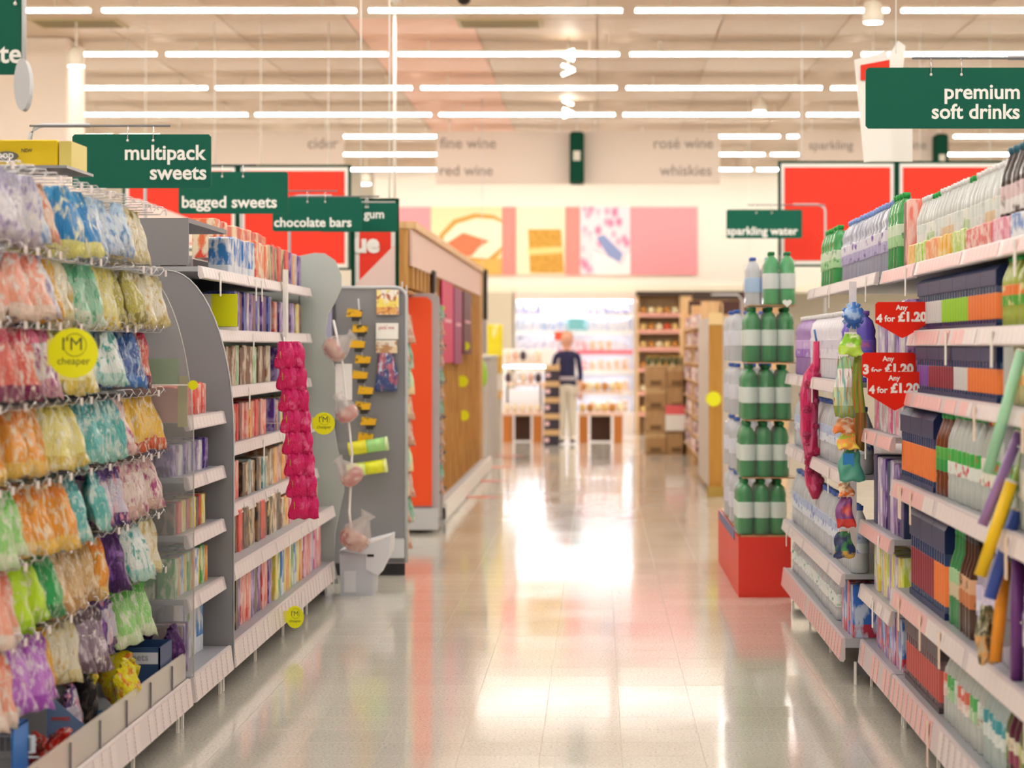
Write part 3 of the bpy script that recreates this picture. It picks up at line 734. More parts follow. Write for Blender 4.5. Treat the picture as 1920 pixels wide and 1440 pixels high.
# ------------------------------------------------------------------ products
def boxp(m, w_, d_, h_, name='pack', front=None):
    "w_ along y, d_ along x, bottom at z=0, centred"
    k = ('box', m.name, w_, d_, h_)
    if k not in cache: cache[k] = MB().cbox(-d_/2, d_/2, -w_/2, w_/2, 0, h_, .004).mesh(name, m)
    return cache[k]
def bottle_parts(body, cap, label, h, r, kind='std'):
    k = ('bot', body.name, cap.name, label.name if label else 0, h, r, kind)
    if k in cache: return cache[k]
    if kind == 'std': prof = [(r*.85, 0), (r, .02*h), (r, .2*h), (r*.95, .24*h), (r, .28*h), (r, .62*h), (r*.93, .7*h), (r*.55, .84*h), (r*.34, .91*h), (r*.34, .95*h)]
    elif kind == 'big': prof = [(r*.9, 0), (r, .03*h), (r*.93, .3*h), (r, .36*h), (r, .6*h), (r*.9, .64*h), (r*.97, .72*h), (r*.7, .86*h), (r*.3, .92*h), (r*.3, .95*h)]
    elif kind == 'long': prof = [(r*.9, 0), (r, .02*h), (r, .55*h), (r*.85, .65*h), (r*.42, .78*h), (r*.38, .93*h), (r*.38, .95*h)]
    b = MB().lathe(prof, 12); bm = b.mesh('body', body); b.fix(bm)
    b = MB().lathe([(r*.4, .93*h), (r*.42, .985*h), (r*.38, h)], 10); cm = b.mesh('cap', cap); b.fix(cm)
    lm = None
    if label: b = MB().lathe([(r*1.015, .3*h), (r*1.02, .31*h), (r*1.02, .58*h), (r*1.015, .59*h)], 12); lm = b.mesh('label', label); b.fix(lm)
    cache[k] = (bm, cm, lm); return cache[k]
def bottle(name, loc, spec, lab, group, parts=True, cat='bottle', parent=None, rz=0):
    bm, cm, lm = bottle_parts(*spec)
    o = place(name, bm, loc, parent, rot=(0, 0, rz) if rz else None)
    if lab: tag(o, lab, cat, group)
    if parts:
        c = place('cap', cm, loc, o)
        if lm: place('label_sleeve', lm, loc, o)
    return o
seen_lab = {}
def uniq(fmt, key):
    i = seen_lab.get(key, 0); seen_lab[key] = i+1
    return fmt.replace('@', nth(i))
def mixed_row(items, side, xf, z, y0, y1, where, group, run=3, **k):
    "short runs of different bottles along one shelf"
    y = y0; i = 0
    while y < y1-.03:
        d_, sp = items[i % len(items)]; n_ = run+(i*7 % 3)-1; st = sp[4]*2.08
        bottle_row(d_, sp, side, xf, z, y, min(y+n_*st+.003, y1), where, group, **k); y += n_*st; i += 1
def bottle_row(desc, spec, side, xf, z, y0, y1, where, group, name='drink_bottle', rows=1, pitch=None, parts=True, jit=.004):
    r = spec[4]; pitch = pitch or r*2.08
    for d in range(rows):
        y = y0+r; 
        while y < y1-r*.8:
            bottle(name, (xf+side*(r+.03+d*2.1*r)+U(-jit, jit), y+U(-jit, jit), z+.001), spec,
                   uniq(f'{desc}, @ from near end, {"front" if d == 0 else "second" if d == 1 else "third"} row, {where}', (desc, d, where)), group, parts and d == 0 or (parts and d == 1), rz=U(0, 6))
            y += pitch
def box_row(desc, mats_, side, xf, z, y0, y1, where, group, name='chocolate_box', w_=.08, d_=.14, h_=.16, rows=1, gap=.004, cat='box', tilt=0, jit=.012, mod=None, panel=None):
    for d in range(rows):
        y = y0+w_/2+.003; i = 0
        while y < y1-w_/2:
            m = mats_[(i if mod is None else i//mod) % len(mats_)]
            hh = h_*U(.93, 1.0)
            o = place(name, boxp(m[1], w_, d_, h_, name), (xf+side*(d_/2+.03+U(0, jit)+d*(d_+.01)), y, z+.001), rot=(0, 0, U(-.05, .05)), scale=(1, 1, hh/h_))
            tag(o, uniq(f'{m[0]} {desc}, @ of its colour{"" if d == 0 else " behind"}, {where}', (m[0], desc, d, where)), cat, group)
            if panel and d == 0:
                k = ('pan', panel.name, w_, d_, h_, side)
                if k not in cache: cache[k] = MB().box(-side*d_/2, -side*(d_/2+.0015), -w_*.36, w_*.36, h_*.35, h_*.8).mesh('front_label', panel)
                place('front_label', cache[k], wl(o), o)
            y += w_+gap; i += 1
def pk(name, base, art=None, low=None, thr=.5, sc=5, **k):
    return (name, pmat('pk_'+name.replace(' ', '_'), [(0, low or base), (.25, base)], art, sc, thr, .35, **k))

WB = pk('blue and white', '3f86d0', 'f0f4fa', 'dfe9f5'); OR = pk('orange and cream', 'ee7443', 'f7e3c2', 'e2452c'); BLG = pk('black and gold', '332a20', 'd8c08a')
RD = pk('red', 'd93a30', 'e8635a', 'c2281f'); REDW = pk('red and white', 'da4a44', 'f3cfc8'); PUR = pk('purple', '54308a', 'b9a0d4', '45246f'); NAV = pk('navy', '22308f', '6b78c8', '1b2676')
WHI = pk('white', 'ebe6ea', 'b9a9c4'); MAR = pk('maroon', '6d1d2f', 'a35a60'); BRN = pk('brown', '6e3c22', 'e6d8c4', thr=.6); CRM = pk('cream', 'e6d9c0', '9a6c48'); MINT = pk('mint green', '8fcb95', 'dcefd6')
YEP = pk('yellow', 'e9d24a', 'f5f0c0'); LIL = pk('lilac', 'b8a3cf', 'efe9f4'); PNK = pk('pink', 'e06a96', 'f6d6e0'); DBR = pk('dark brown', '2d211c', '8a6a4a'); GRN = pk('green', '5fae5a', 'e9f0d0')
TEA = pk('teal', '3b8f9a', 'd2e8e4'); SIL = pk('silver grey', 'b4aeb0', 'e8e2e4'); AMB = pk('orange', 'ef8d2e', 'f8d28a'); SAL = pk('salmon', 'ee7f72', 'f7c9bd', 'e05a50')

# LEFT narrow bay between the dividers
un = bay(-1, XL, -2.3, 9.3, 10.27, [], 1.9, 'narrow grey shelving bay between the clear and grey dividers', backm=GREYD)
shelf(un, -1, XL-.02, -2.3, .205, 9.3, 10.27, lip=.1, t_=.04, rail=RAILW, pitch=.13)
for i, (z, items, nm) in enumerate(((1.22, [RD, SAL], 'fourth shelf up'), (.985, [PUR, WHI, NAV], 'third shelf up'), (.755, [DBR, RD, YEP], 'second shelf up'), (.505, [GRN, AMB, WB, YEP], 'first shelf up'))):
    shelf(un, -1, -1.625, -2.3, z, 9.32, 10.26, lip=.05, rail=RAIL)
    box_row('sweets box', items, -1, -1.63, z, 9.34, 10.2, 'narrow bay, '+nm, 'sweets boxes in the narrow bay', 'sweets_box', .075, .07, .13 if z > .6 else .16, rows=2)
box_row('tall gift box', [pk('white and green', 'e9edf0', '7d9a3a', thr=.6), WB], -1, -1.66, .205, 9.55, 10.2, 'narrow bay base', 'gift boxes in the narrow bay', 'gift_box', .15, .12, .28)
box_row('story book', [BRN, PUR, PNK], -1, -1.6, .205, 9.33, 9.52, 'narrow bay base', 'books in the narrow bay', 'picture_book', .03, .12, .2)

# LEFT chocolate bay
uc = bay(-1, XL, -2.3, 10.31, 14.3, [], 2.0, 'grey shelving run with chocolate boxes and bars on seven shelves')
shelf(uc, -1, XL-.02, -2.3, .205, 10.31, 14.3, lip=.1, t_=.04, rail=RAILW, pitch=.13, tabs=2)
for z, xl, y1 in ((1.85, -1.74, 14.3), (1.575, -1.74, 14.3), (1.31, -1.74, 14.3), (1.04, -1.72, 14.3), (.765, -1.70, 14.3), (.54, -1.60, 14.3)):
    shelf(uc, -1, xl, -2.3, z, 10.33, 14.3, lip=.05 if z > .6 else .06, rail=RAILW, tabs=3)
MB().box(-1.71, -1.69, 12.9, 12.98, 1.33, 1.92).build('front_post', WHITE, uc)
MB().box(-2.3, -1.78, 10.33, 10.345, 1.855, 2.06).build('end_plate', GREYD, uc)
MB().box(-2.3, -1.78, 10.345, 11.4, 2.04, 2.06).build('cover_plate', GREYD, uc)
G = 'chocolate boxes on the left shelves'
W = 'chocolate run, '
box_row('carton', [WB], -1, -1.74, 1.85, 11.45, 12.3, W+'top shelf', G, h_=.19, w_=.13, d_=.1)
box_row('carton', [OR], -1, -1.74, 1.85, 12.3, 12.8, W+'top shelf', G, h_=.2, w_=.12, d_=.1)
box_row('carton', [BLG, RD], -1, -1.74, 1.85, 12.8, 13.7, W+'top shelf', G, h_=.21, w_=.13, d_=.1)
box_row('carton', [PUR, AMB, WHI], -1, -1.74, 1.85, 13.7, 14.25, W+'top shelf', G, h_=.2, w_=.12, d_=.1)
box_row('carton', [OR, RD], -1, -1.9, 1.95, 12.0, 13.9, W+'stacked above top shelf', G, h_=.2, w_=.14, d_=.12)
box_row('gift box', [NAV, NAV, WHI, PUR, MAR], -1, -1.74, 1.575, 11.5, 13.0, W+'second shelf down', G, h_=.2, w_=.075, rows=1)
box_row('gift box', [SAL, DBR, PUR, LIL, PUR, YEP], -1, -1.74, 1.575, 13.05, 14.25, W+'second shelf down', G, h_=.18, w_=.08)
box_row('tall box', [BRN, CRM, BRN, CRM, MINT], -1, -1.74, 1.31, 10.6, 12.9, W+'third shelf down', G, h_=.2, w_=.115, d_=.1)
box_row('gift box', [PUR, YEP, LIL], -1, -1.74, 1.31, 13.2, 14.25, W+'third shelf down', G, h_=.19, w_=.09)
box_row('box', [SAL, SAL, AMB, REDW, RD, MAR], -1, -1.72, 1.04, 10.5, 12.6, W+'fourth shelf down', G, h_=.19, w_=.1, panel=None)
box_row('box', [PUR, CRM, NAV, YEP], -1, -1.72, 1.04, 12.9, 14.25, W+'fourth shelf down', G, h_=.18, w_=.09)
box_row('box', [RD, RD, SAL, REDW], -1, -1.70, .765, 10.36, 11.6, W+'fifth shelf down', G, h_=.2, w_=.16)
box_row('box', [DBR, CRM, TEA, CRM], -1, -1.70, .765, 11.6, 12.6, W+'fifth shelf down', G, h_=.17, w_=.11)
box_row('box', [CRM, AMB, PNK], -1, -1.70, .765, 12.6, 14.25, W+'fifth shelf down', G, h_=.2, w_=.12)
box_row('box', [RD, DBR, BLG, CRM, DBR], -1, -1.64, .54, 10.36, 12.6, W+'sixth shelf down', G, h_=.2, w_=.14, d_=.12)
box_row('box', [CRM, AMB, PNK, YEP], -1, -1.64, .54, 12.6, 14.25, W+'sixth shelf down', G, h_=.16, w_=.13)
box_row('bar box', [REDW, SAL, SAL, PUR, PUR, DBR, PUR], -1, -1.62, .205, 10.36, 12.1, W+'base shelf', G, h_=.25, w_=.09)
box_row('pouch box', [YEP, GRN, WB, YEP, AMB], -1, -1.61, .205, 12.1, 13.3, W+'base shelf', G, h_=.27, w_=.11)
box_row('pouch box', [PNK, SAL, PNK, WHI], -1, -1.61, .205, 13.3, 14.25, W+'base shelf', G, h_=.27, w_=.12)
# yellow shelf card
a = P(397, 613, 11.2); c = P(445, 551, 11.2)
t = thing('shelf_card', 'bright yellow rectangular card on the second chocolate shelf', 'sign', ((a.x+c.x)/2, 11.2, 1.576))
MB().box(a.x, c.x, 11.2, 11.206, a.z, c.z).build('card', YEL, t); MB().box(a.x-.05, a.x-.001, 11.203, 11.21, a.z+.03, c.z).build('white_card', WHITE, t)
MB().box(a.x, c.x, 11.2, 11.23, 1.576, a.z+.002).build('foot', WHITE, t)
# pink strip of packs
t = thing('clip_strip', 'hanging strip of bright pink sweet packs in front of the chocolate shelves', 'clip strip', P(530, 638, 11.6))
MAG = pmat('pk_magenta', [(0, 'd90f63'), (.5, 'e21a72')], 'f2679b', 4, .6, .25, wrinkle=.6)
GB = mat('badge_gold', 'c79a3c', .4)
bgm = bag_mesh(MAG, 77, .12, .135, .03)
ntile = 8
prev = None
for k in range(ntile):
    f = k/(ntile-1)
    for dd in (0, 1):
        p = P(534+f*26+dd*20, 640+f*282, 11.6+dd*.06)
        q = place('pack', bgm, p, t, rot=(0, 0, math.radians(-78)), scale=(1, .82, .98))
        if dd == 0 and k % 1 == 0:
            MB().prism([(p.x+.03*math.cos(a_*.52), p.z-.07+.022*math.sin(a_*.52)) for a_ in range(12)], 1, p.y-.03, p.y-.026).build('badge', GB, q)
pa, pb = P(532, 632, 11.68), P(572, 960, 11.68)
MB().tube([pa, pb], .006).build('strip', mat('strip_clear', 'e9d9e0', .3), t)

# wavy end panel + pick and mix cups
Y = 14.36
px = [(560, 480), (590, 474), (608, 475), (628, 488), (640, 515), (640, 540), (628, 568), (614, 590), (610, 625), (617, 660), (630, 695), (636, 730), (630, 765), (626, 800), (632, 840), (642, 880), (645, 920), (636, 960), (628, 1000), (628, 1060), (634, 1095), (560, 1095)]
t = thing('wavy_divider', 'pale grey-green end panel with a wavy front edge after the chocolate', 'panel', (-1.8, Y, .0))
WAVE = mat('wave_grey', 'bcc6c2', .5)
MB().prism([(P(x, y, Y).x, P(x, y, Y).z) for x, y in px], 1, Y, Y+.02).build('wavy_board', WAVE, t)
MB().box(-2.3, P(562, 0, Y).x, Y, Y+.02, .06, 1.95).build('inner_board', WAVE, t)
MB().box(-1.95, -1.65, Y+.0, Y+.02, .0, .07).build('foot', KICK, t)
CLR = mat('pouch_clear', 'f0ebe8', .1, alpha=.3)
SWT = pmat('pouch_sweets', [(0, 'c98a70'), (.5, 'd9a58a')], 'b0403a', 7, .5, .4, 'f0e2d0')
SWP = pmat('pouch_sweets_red', [(0, 'd0514a'), (.5, 'c45a50')], 'f0d9c8', 6, .55, .4)
YC = 14.2
strip = thing('clip_strip', 'white clip strip carrying clear sweet pouches beside the wavy panel', 'clip strip', P(640, 660, YC))
a = P(655, 680, YC); MB().tube([P(625, 600, YC), P(642, 680, YC), P(650, 760, YC), P(660, 850, YC), P(655, 960, YC), P(660, 1010, YC)], .008).build('strip', PURE, strip)
a = P(629, 750, YC); c = P(660, 682, YC); MB().box(a.x, c.x, YC-.004, YC+.004, a.z, c.z).build('white_card', PURE, strip)
for i, (x, y, r, m, lab) in enumerate(((632, 652, 27, SWT, 'clear rounded pouch of brown sweets at top of the white strip'), (648, 770, 24, SWP, 'clear rounded pouch of red sweets below the white card'),
                                     (656, 888, 25, SWP, 'clear rounded pouch of pink and red sweets above the bin'), (668, 1004, 32, SWT, 'large clear cup of pale sweets just over the bin'))):
    p = P(x, y, YC-.05); rr = r*YC/F
    t = thing('sweet_pouch', lab, 'pouch', p, 'clear sweet pouches on the strip')
    tl = (.9, -.5, -.7, .5)[i]
    M_ = Matrix.Translation(p) @ Matrix.Rotation(tl, 4, 'Y')
    def tilt(b_, sq=.7, jit=0):
        rnd = random.Random(i); b_.v = [tuple(M_ @ Vector((x_*(1+rnd.uniform(-jit, jit)), y_*sq, z_*(1+rnd.uniform(-jit, jit))))) for x_, y_, z_ in b_.v]; return b_
    tilt(MB().lathe([(rr*.2, -rr*.95), (rr*.75, -rr*.8), (rr*.98, -rr*.25), (rr*.85, rr*.3), (rr*.5, rr*.8), (rr*.28, rr*1.15), (rr*.5, rr*1.5)], 14)).build('pouch_film', CLR, t)
    tilt(MB().lathe([(rr*.2, -rr*.88), (rr*.68, -rr*.74), (rr*.9, -rr*.25), (rr*.78, rr*.12), (rr*.3, rr*.2)], 12), .66, .05).build('sweets', m, t)
# litter / scoop bin
BIN = mat('bin_grey', 'c7ccd6', .45); BIN2 = mat('bin_pale', 'dfe3ea', .4)
p0 = P(636, 1113, 14.3)
t = thing('scoop_bin', 'pale grey plastic bin with a slanted hopper mouth at the end of the aisle shelves', 'bin', (p0.x+.1, 14.45, 0))
x0 = p0.x
MB().prism([(x0+.01, .0), (x0+.2, .0), (x0+.215, .26), (x0, .26)], 1, 14.3, 14.62).build('bin_body', BIN, t)
MB().prism([(x0+.16, .16), (x0+.235, .12), (x0+.30, .25), (x0+.31, .36), (x0+.12, .31), (x0+.0, .27), (x0+.16, .25)], 1, 14.29, 14.63).build('hopper', BIN2, t)
MB().box(x0+.03, x0+.1, 14.292, 14.3, .02, .15).build('front_plate', BIN2, t)
MB().prism([(x0+.07, .27), (x0+.27, .345), (x0+.27, .355), (x0+.07, .285)], 1, 14.284, 14.3).build('rim', PURE, t)
MB().box(x0+.17, x0+.21, 14.284, 14.29, .235, .25).build('slot', DARK, t)

# grey end bay with clip strip (Y 15.5)
ug = thing('end_bay', 'grey rounded end panel hung with cards and yellow packs', 'shelving', (-1.45, 15.6, 0))
xa, xb = -1.72, -1.255
r = .07
pp = [(xa, .08), (xb, .08), (xb, 1.89-r)]+[(xb-r+r*math.cos(k*math.pi/10), 1.89-r+r*math.sin(k*math.pi/10)) for k in range(1, 6)]+[(xa, 1.89)]
MB().prism(pp, 1, 15.6, 15.64).build('panel', GREYD, ug)
MB().tube([(x, 15.6, z) for x, z in pp[1:]], .012, 6).build('frame', GREYL, ug)
MB().box(xa, xb-.01, 15.58, 15.62, .0, .075).build('foot', DARK, ug)
MB().box(-1.48, -1.265, 15.5, 15.6, .12, .24).build('base_plinth', GREYL, ug)
MB().box(-2.2, -1.72, 15.64, 18.1, .05, 1.88).build('core', GREYD, ug)
MB().box(-1.82, -1.74, 15.55, 15.6, .1, 2.02).build('perforated_upright', mat('upr_lilac', '9a9ab4', .5), ug)
for i, (xl, xr, ya, yb, m, lab) in enumerate(((706, 748, 543, 590, pmat('cardA', [(0, 'e2a85a'), (.3, 'f1dc6a')], 'f6efe4', 4, .5, .4, 'b9674a'), 'square yellow printed card at top of the grey end panel'),
                                    (705, 747, 606, 636, WHITE, 'white notice card with faint red print on the grey end panel'),
                                    (705, 745, 638, 662, pmat('cardC', [(0, 'e8d2b0'), (.5, 'f0e6d8')], 'b98a60', 5, .5, .4), 'cream and brown card under the white notice'))):
    a = P(xl, yb, 15.57); c = P(xr, ya, 15.57)
    t = thing('hanging_card', lab, 'card', ((a.x+c.x)/2, 15.57, a.z), 'cards on the grey end panel')
    MB().cbox(a.x, c.x, 15.56, 15.575, a.z, c.z, .003).build('card', m, t)
    MB().tube([((a.x+c.x)/2, 15.6, c.z-.015), ((a.x+c.x)/2, 15.55, c.z-.015)], .003).build('hook', CHROME, t)
    if i == 1: lettering('pick me', mat('ink_pink', 'c9707a', .5), a.x+.02, 15.559, c.z-.04, .1, t, bold=.01)
a = P(725, 662, 15.55)
o = place('toy_pack', bag_mesh(pmat('pk_navy_toy', [(0, '3a4a80'), (.5, '2f4378')], 'b85a6a', 5, .56, .3, 'c9d2e8'), 31, .15, .25, .05), a, rot=(0, 0, math.radians(-80))); tag(o, 'navy blue rounded packet with pink art on the grey end panel', 'packet')
t2 = thing('clip_strip', 'clip strip of small yellow and black packs on the grey end panel', 'clip strip', P(682, 560, 15.5))
YBK = pmat('yellowblack', [(0, '2b2412'), (.2, 'e3ac10'), (.8, 'caa010')], '2b2412', 4, .6, .4)
MB().tube([P(672, 560, 15.52), P(690, 830, 15.52)], .005).build('strip', GREYL, t2)
for k in range(9):
    p = P(668+k*2.6+(4 if k % 2 else -4), 588+k*29, 15.49)
    MB().prism([(p.x-.05, p.z-.02), (p.x+.045, p.z-.035), (p.x+.055, p.z+.02), (p.x-.04, p.z+.035)], 1, p.y-.02, p.y+.02).build('small_pack', YBK, t2)
    MB().box(p.x-.015, p.x+.035, p.y-.01, p.y+.01, p.z-.05, p.z-.02).build('tail_pack', mat('dark_pack', '2d2a28', .4), t2)
for i, (xa_, xb_, y, m2_, lab) in enumerate(((654, 722, 836, 'yellow and pale green', 'yellow and pale green tube tub, upper one of two on the grey panel'), (652, 720, 877, 'yellow', 'yellow tube tub, lower one of two on the grey panel'))):
    a = P(xa_, y+6, 15.42); c = P(xb_, y-4, 15.42)
    t = thing('sweet_tube', lab, 'tube', a, 'yellow tube tubs')
    mid = a.lerp(c, .5); rr = .045
    MB().tube([a, mid], rr, 14).build('tube_body', mat('tube_yellow%d' % i, 'e8e22a' if i == 0 else 'dce98a', .3), t)
    MB().tube([mid, c], rr*.98, 14).build('tube_front', mat('tube_front%d' % i, 'a6e08a' if i == 0 else 'eef02a', .3), t)
    e = c+(c-a).normalized()*.02; MB().tube([c, e], rr*1.04, 14).build('end_cap', mat('tube_cap%d' % i, 'd9efb4' if i == 0 else 'f2f6a0', .3), t)
# strips of pale green snack packs further on
PG = pmat('snack_green', [(0, 'f0d9a8'), (.3, 'cfe5b8'), (.7, 'd8e8c0')], 'e9a26a', 3, .6, .4)
SP = [bag_mesh(PG, 90, .16, .2, .06), bag_mesh(BM['peach'], 91, .16, .2, .06), bag_mesh(BM['mint'], 92, .16, .2, .06)]
for k in range(9):
    for q, Y in enumerate((16.4, 17.4)):
        p = P(762+q*6+U(-1, 2), 572+k*50 if q == 0 else 590+k*48, Y)
        p.x = (-1.345 if q == 0 else -1.40)+U(-.008, .008)
        if p.z < .25: continue
        o = place('snack_packet', SP[(k+q) % 3 if k % 4 else 1], p, rot=(0, 0, math.radians(-60)), scale=(.8, .62, 1.05)); tag(o, f'{["pale green", "peach", "mint"][(k+q) % 3 if k % 4 else 1]} snack packet, {nth(k)} down in the {["nearer", "farther"][q]} hanging column by the grey panel', 'packet', 'snack packets hanging behind the grey end panel')
MB().tube([(-1.35, 16.42, 1.95), (-1.35, 16.42, .2)], .005).build('strip_line', GREYL, ug); MB().tube([(-1.40, 17.42, 1.95), (-1.40, 17.42, .2)], .005).build('strip_line', GREYL, ug)

# orange-red end panel
uo = thing('orange_end_bay', 'shelving bay with a tall orange-red end panel and grey frame', 'shelving', (-1.42, 19.2, 0))
ORP = mat('panel_orange', 'f4511e', .45)
xa, xb = -1.56, -1.3; r = .06
pp = [(xa, .22), (xb-.03, .22), (xb-.03, 1.9-r)]+[(xb-.03-r+r*math.cos(k*math.pi/10), 1.9-r+r*math.sin(k*math.pi/10)) for k in range(1, 6)]+[(xa, 1.9)]
MB().prism(pp, 1, 19.07, 19.09).build('red_panel', ORP, uo)
pp2 = [(xa, .05), (xb+.03, .05), (xb+.03, 1.93-r)]+[(xb+.03-r+r*math.cos(k*math.pi/10), 1.93-r+r*math.sin(k*math.pi/10)) for k in range(1, 6)]+[(xa, 1.93)]
MB().prism(pp2, 1, 19.09, 19.13).build('frame_panel', mat('frame_grey', 'b7b0b2', .4), uo)
MB().box(xa, xb+.02, 19.04, 19.09, .03, .2).build('base_plinth', GREYL, uo)
MB().box(xa-.15, xb-.02, 19.13, 20.3, .05, 1.85).build('core', GREYD, uo)
for z in (.3, .6, .9, 1.2, 1.5, 1.75): MB().box(xb-.02, xb+.02, 19.14, 20.1, z, z+.02).build('shelf', DARK, uo)
for k in range(12):
    p = (xb+.03, 19.6, .35+k*.125)
    o = place('snack_packet', SP[k % 2+1 if k % 3 else 1], (-1.285, 19.45, .4+k*.13), rot=(0, 0, math.radians(-50)), scale=(.5, .35, .5)); tag(o, f'{["mint", "peach"][0 if (k % 2+1 if k % 3 else 1) == 2 else 1]} snack packet, {nth(k)} up beside the orange end panel', 'packet', 'snack packets beside the orange panel')

# wooden spirits shelving with pelmet
ww = thing('wooden_shelving', 'long wooden wine shelving with pelmet and upright slats on left', 'shelving', (-1.6, 24, 0))
yA, yB, yN = 20.35, 29.0, 18.2; XW, XB_ = -1.42, -1.75
MB().box(XB_, XW-.02, yN+.02, yB-.06, 2.2, 2.4).build('pelmet_body', WOODL, ww)
MB().box(XW-.02, XW, yN, yB, 2.12, 2.40).build('pelmet_fascia', mat('fascia_pink', 'e3c3b6', .5), ww)
MB().box(XB_-.01, XW+.03, yN-.01, yB, 2.405, 2.46).build('pelmet_top', WOODL, ww)
MB().box(XB_-.03, XB_, yN+.03, yB, 1.95, 2.4).build('back_board', WOOD, ww)
MB().box(XB_-.03, XB_, yA, yB, .1, 1.95).build('back_board', WOOD, ww)
MB().box(XB_, XW-.03, yN-.005, yN+.03, 1.95, 2.4).build('end_board', WOOD, ww)
MB().box(XB_, XW+.02, yB-.05, yB, .1, 2.4).build('end_board', WOODL, ww)
MB().box(XB_-.03, XW+.12, 20.3, yB, .0, .12).build('base_plinth', GREYL, ww)
MB().box(XW+.1, XW+.13, 20.3, yB, .02, .16).build('base_rail', WHITE, ww)
for k in range(22):
    y = 20.4+k*.39; MB().box(XW-.05, XW, y, y+.05, .12, 2.12).build('slat', WOOD, ww)
for k in range(5):
    y = 18.3+k*.42; MB().box(XW-.05, XW, y, y+.08, 1.95, 2.12).build('slat', WOOD, ww)
for z in (.14, .5, .86, 1.22, 1.58, 1.94): MB().box(XB_, XW-.05, yA if z < 1.9 else yN+.05, yB-.05, z-.02, z).build('shelf', WOOD, ww)
AMBER = mat('bottle_amber', 'b86f1c', .15, trans=.2); DKG = mat('bottle_dkgreen', '26351f', .15); CAPG = mat('cap_gold', 'c9a23a', .3, .6); LABW = pmat('lab_cream', [(0, 'efe3c8'), (.5, 'f5edd8')], 'a5793a', 6, .6, .5)
LABR = pmat('lab_red', [(0, 'c53a2e'), (.4, 'f0e6d8')], 'a52a2a', 6, .6, .5)
for zi, z in enumerate((.14, .5, .86, 1.22, 1.58, 1.94)):
    sp = (AMBER if zi % 2 == 0 else mat('bottle_honey', 'cf8f35', .15, trans=.2), CAPG, LABW, .18 if z > 1.9 else .3, .04, 'long')
    y = 20.5
    while y < 28.8:
        bottle('wine_bottle', (XW-.13, y, z+.001), sp, uniq(f'amber wine bottle, @ from near end, {nth(zi)} wooden shelf up', ('wine', zi)), 'wine bottles on the wooden shelving', parts=False)
        y += .2
# textile like hanging promo boards on it
for (y0, y1, z0, z1, c, lab) in ((20.25, 20.5, 1.75, 2.15, '241c1c', 'black square hanging board by the orange end panel top'), (21.3, 22.9, 1.35, 2.1, 'c9205a', 'magenta hanging board on the wooden shelving'),
                                 (23.1, 24.4, 1.33, 2.08, '8f2f63', 'plum hanging board next to the magenta one'), (24.7, 26.2, 1.42, 2.08, '5a1f2c', 'dark maroon hanging board, farthest on the wooden shelving')):
    t = thing('hanging_board', lab, 'board', (XW+.02, (y0+y1)/2, z0), 'boards hanging on the wooden shelving')
    MB().cbox(XW+.01, XW+.03, y0, y1, z0, z1, .004).build('board', mat('hb_'+c, c, .5), t)
    MB().box(XW+.03, XW+.034, y0+.2*(y1-y0), y1-.2*(y1-y0), z0+.5*(z1-z0), z0+.54*(z1-z0)).build('print_line', mat('hb_line', 'e9b0c0', .5), t)
for x, y, r, lab in ((867, 715, 11, 'yellow tag, upper large one on the wooden shelving'), (870, 779, 10, 'yellow tag, lowest on the wooden shelving'), (873, 649, 8, 'yellow tag against the dark maroon board'), (829, 578, 5, 'tiny yellow tag on the magenta board')):
    Y = 1.39*F/(CX-x); cheaper(x, y, r, Y-.0, lab, False)
# floor stickers along the wooden shelving
for k, (x0_, x1_, y) in enumerate(((826, 945, 932), (838, 958, 902), (856, 968, 876), (868, 985, 855))):
    Y = ZC*F/(y-HY); a = P(x0_, y, Y).x; c = P(x1_, y, Y).x
    t = thing('floor_sticker', f'red tapered floor sticker beside the wooden shelving, {nth(k)} away', 'sticker', ((a+c)/2, Y, .001), 'red floor stickers')
    h2 = .42
    MB().prism([(a, Y-h2*.6), (a+(c-a)*.7, Y-h2*.4), (c, Y), (a+(c-a)*.7, Y+h2*.4), (a, Y+h2*.6)], 2, .0005, .002).build('sticker_film', mat('sticker_red', 'd8604e', .3), t)
    MB().prism([(a+.06, Y-h2*.25), (a+(c-a)*.55, Y-h2*.2), (a+(c-a)*.55, Y+h2*.2), (a+.06, Y+h2*.25)], 2, .002, .0028).build('sticker_print', mat('sticker_pale', 'eab0a0', .3), t)
# far left stands
p = P(903, 505, 30)
t = thing('hanging_board', 'black and grey hanging board past the end of the wooden shelving', 'board', (-1.45, 30, 1.4))
MB().box(P(895, 0, 30).x, P(914, 0, 30).x, 30, 30.04, P(0, 600, 30).z, P(0, 505, 30).z).build('black_half', BLACK, t)
MB().box(P(895, 0, 30).x, P(912, 0, 30).x, 30, 30.04, P(0, 662, 30).z, P(0, 601, 30).z).build('grey_half', mat('hb_grey', '98909a', .5), t)
MB().tube([(P(904, 505, 30).x, 30.02, P(904, 505, 30).z), (P(904, 505, 30).x, 30.02, HC)], .004).build('hanger', GREYL, t)
o = thing('grey_end_cabinet', 'plain grey end cabinet past the wooden shelving', 'cabinet', (-1.5, 31, 0)); MB().cbox(-1.75, -1.38, 30.6, 32.9, 0, 1.35, .02).build('carcass', mat('cab_grey', 'b8b2ac', .6), o); MB().box(-1.75, -1.37, 30.58, 32.92, 1.35, 1.38).build('worktop', GREYL, o)
o = place('lime_bag', None, P(904, 700, 29.8)); tag(o, 'small lime green bag hanging below the grey board', 'bag'); MB().lathe([(.02, -.17), (.06, -.12), (.07, -.02), (.05, .1), (.015, .17)], 10, c=P(904, 700, 29.8)).build('bag_body', mat('limeb', '9ad22a', .4), o)
MB().tube([P(904, 680, 29.8), P(904, 655, 30.0)], .004).build('string', GREYL, o)
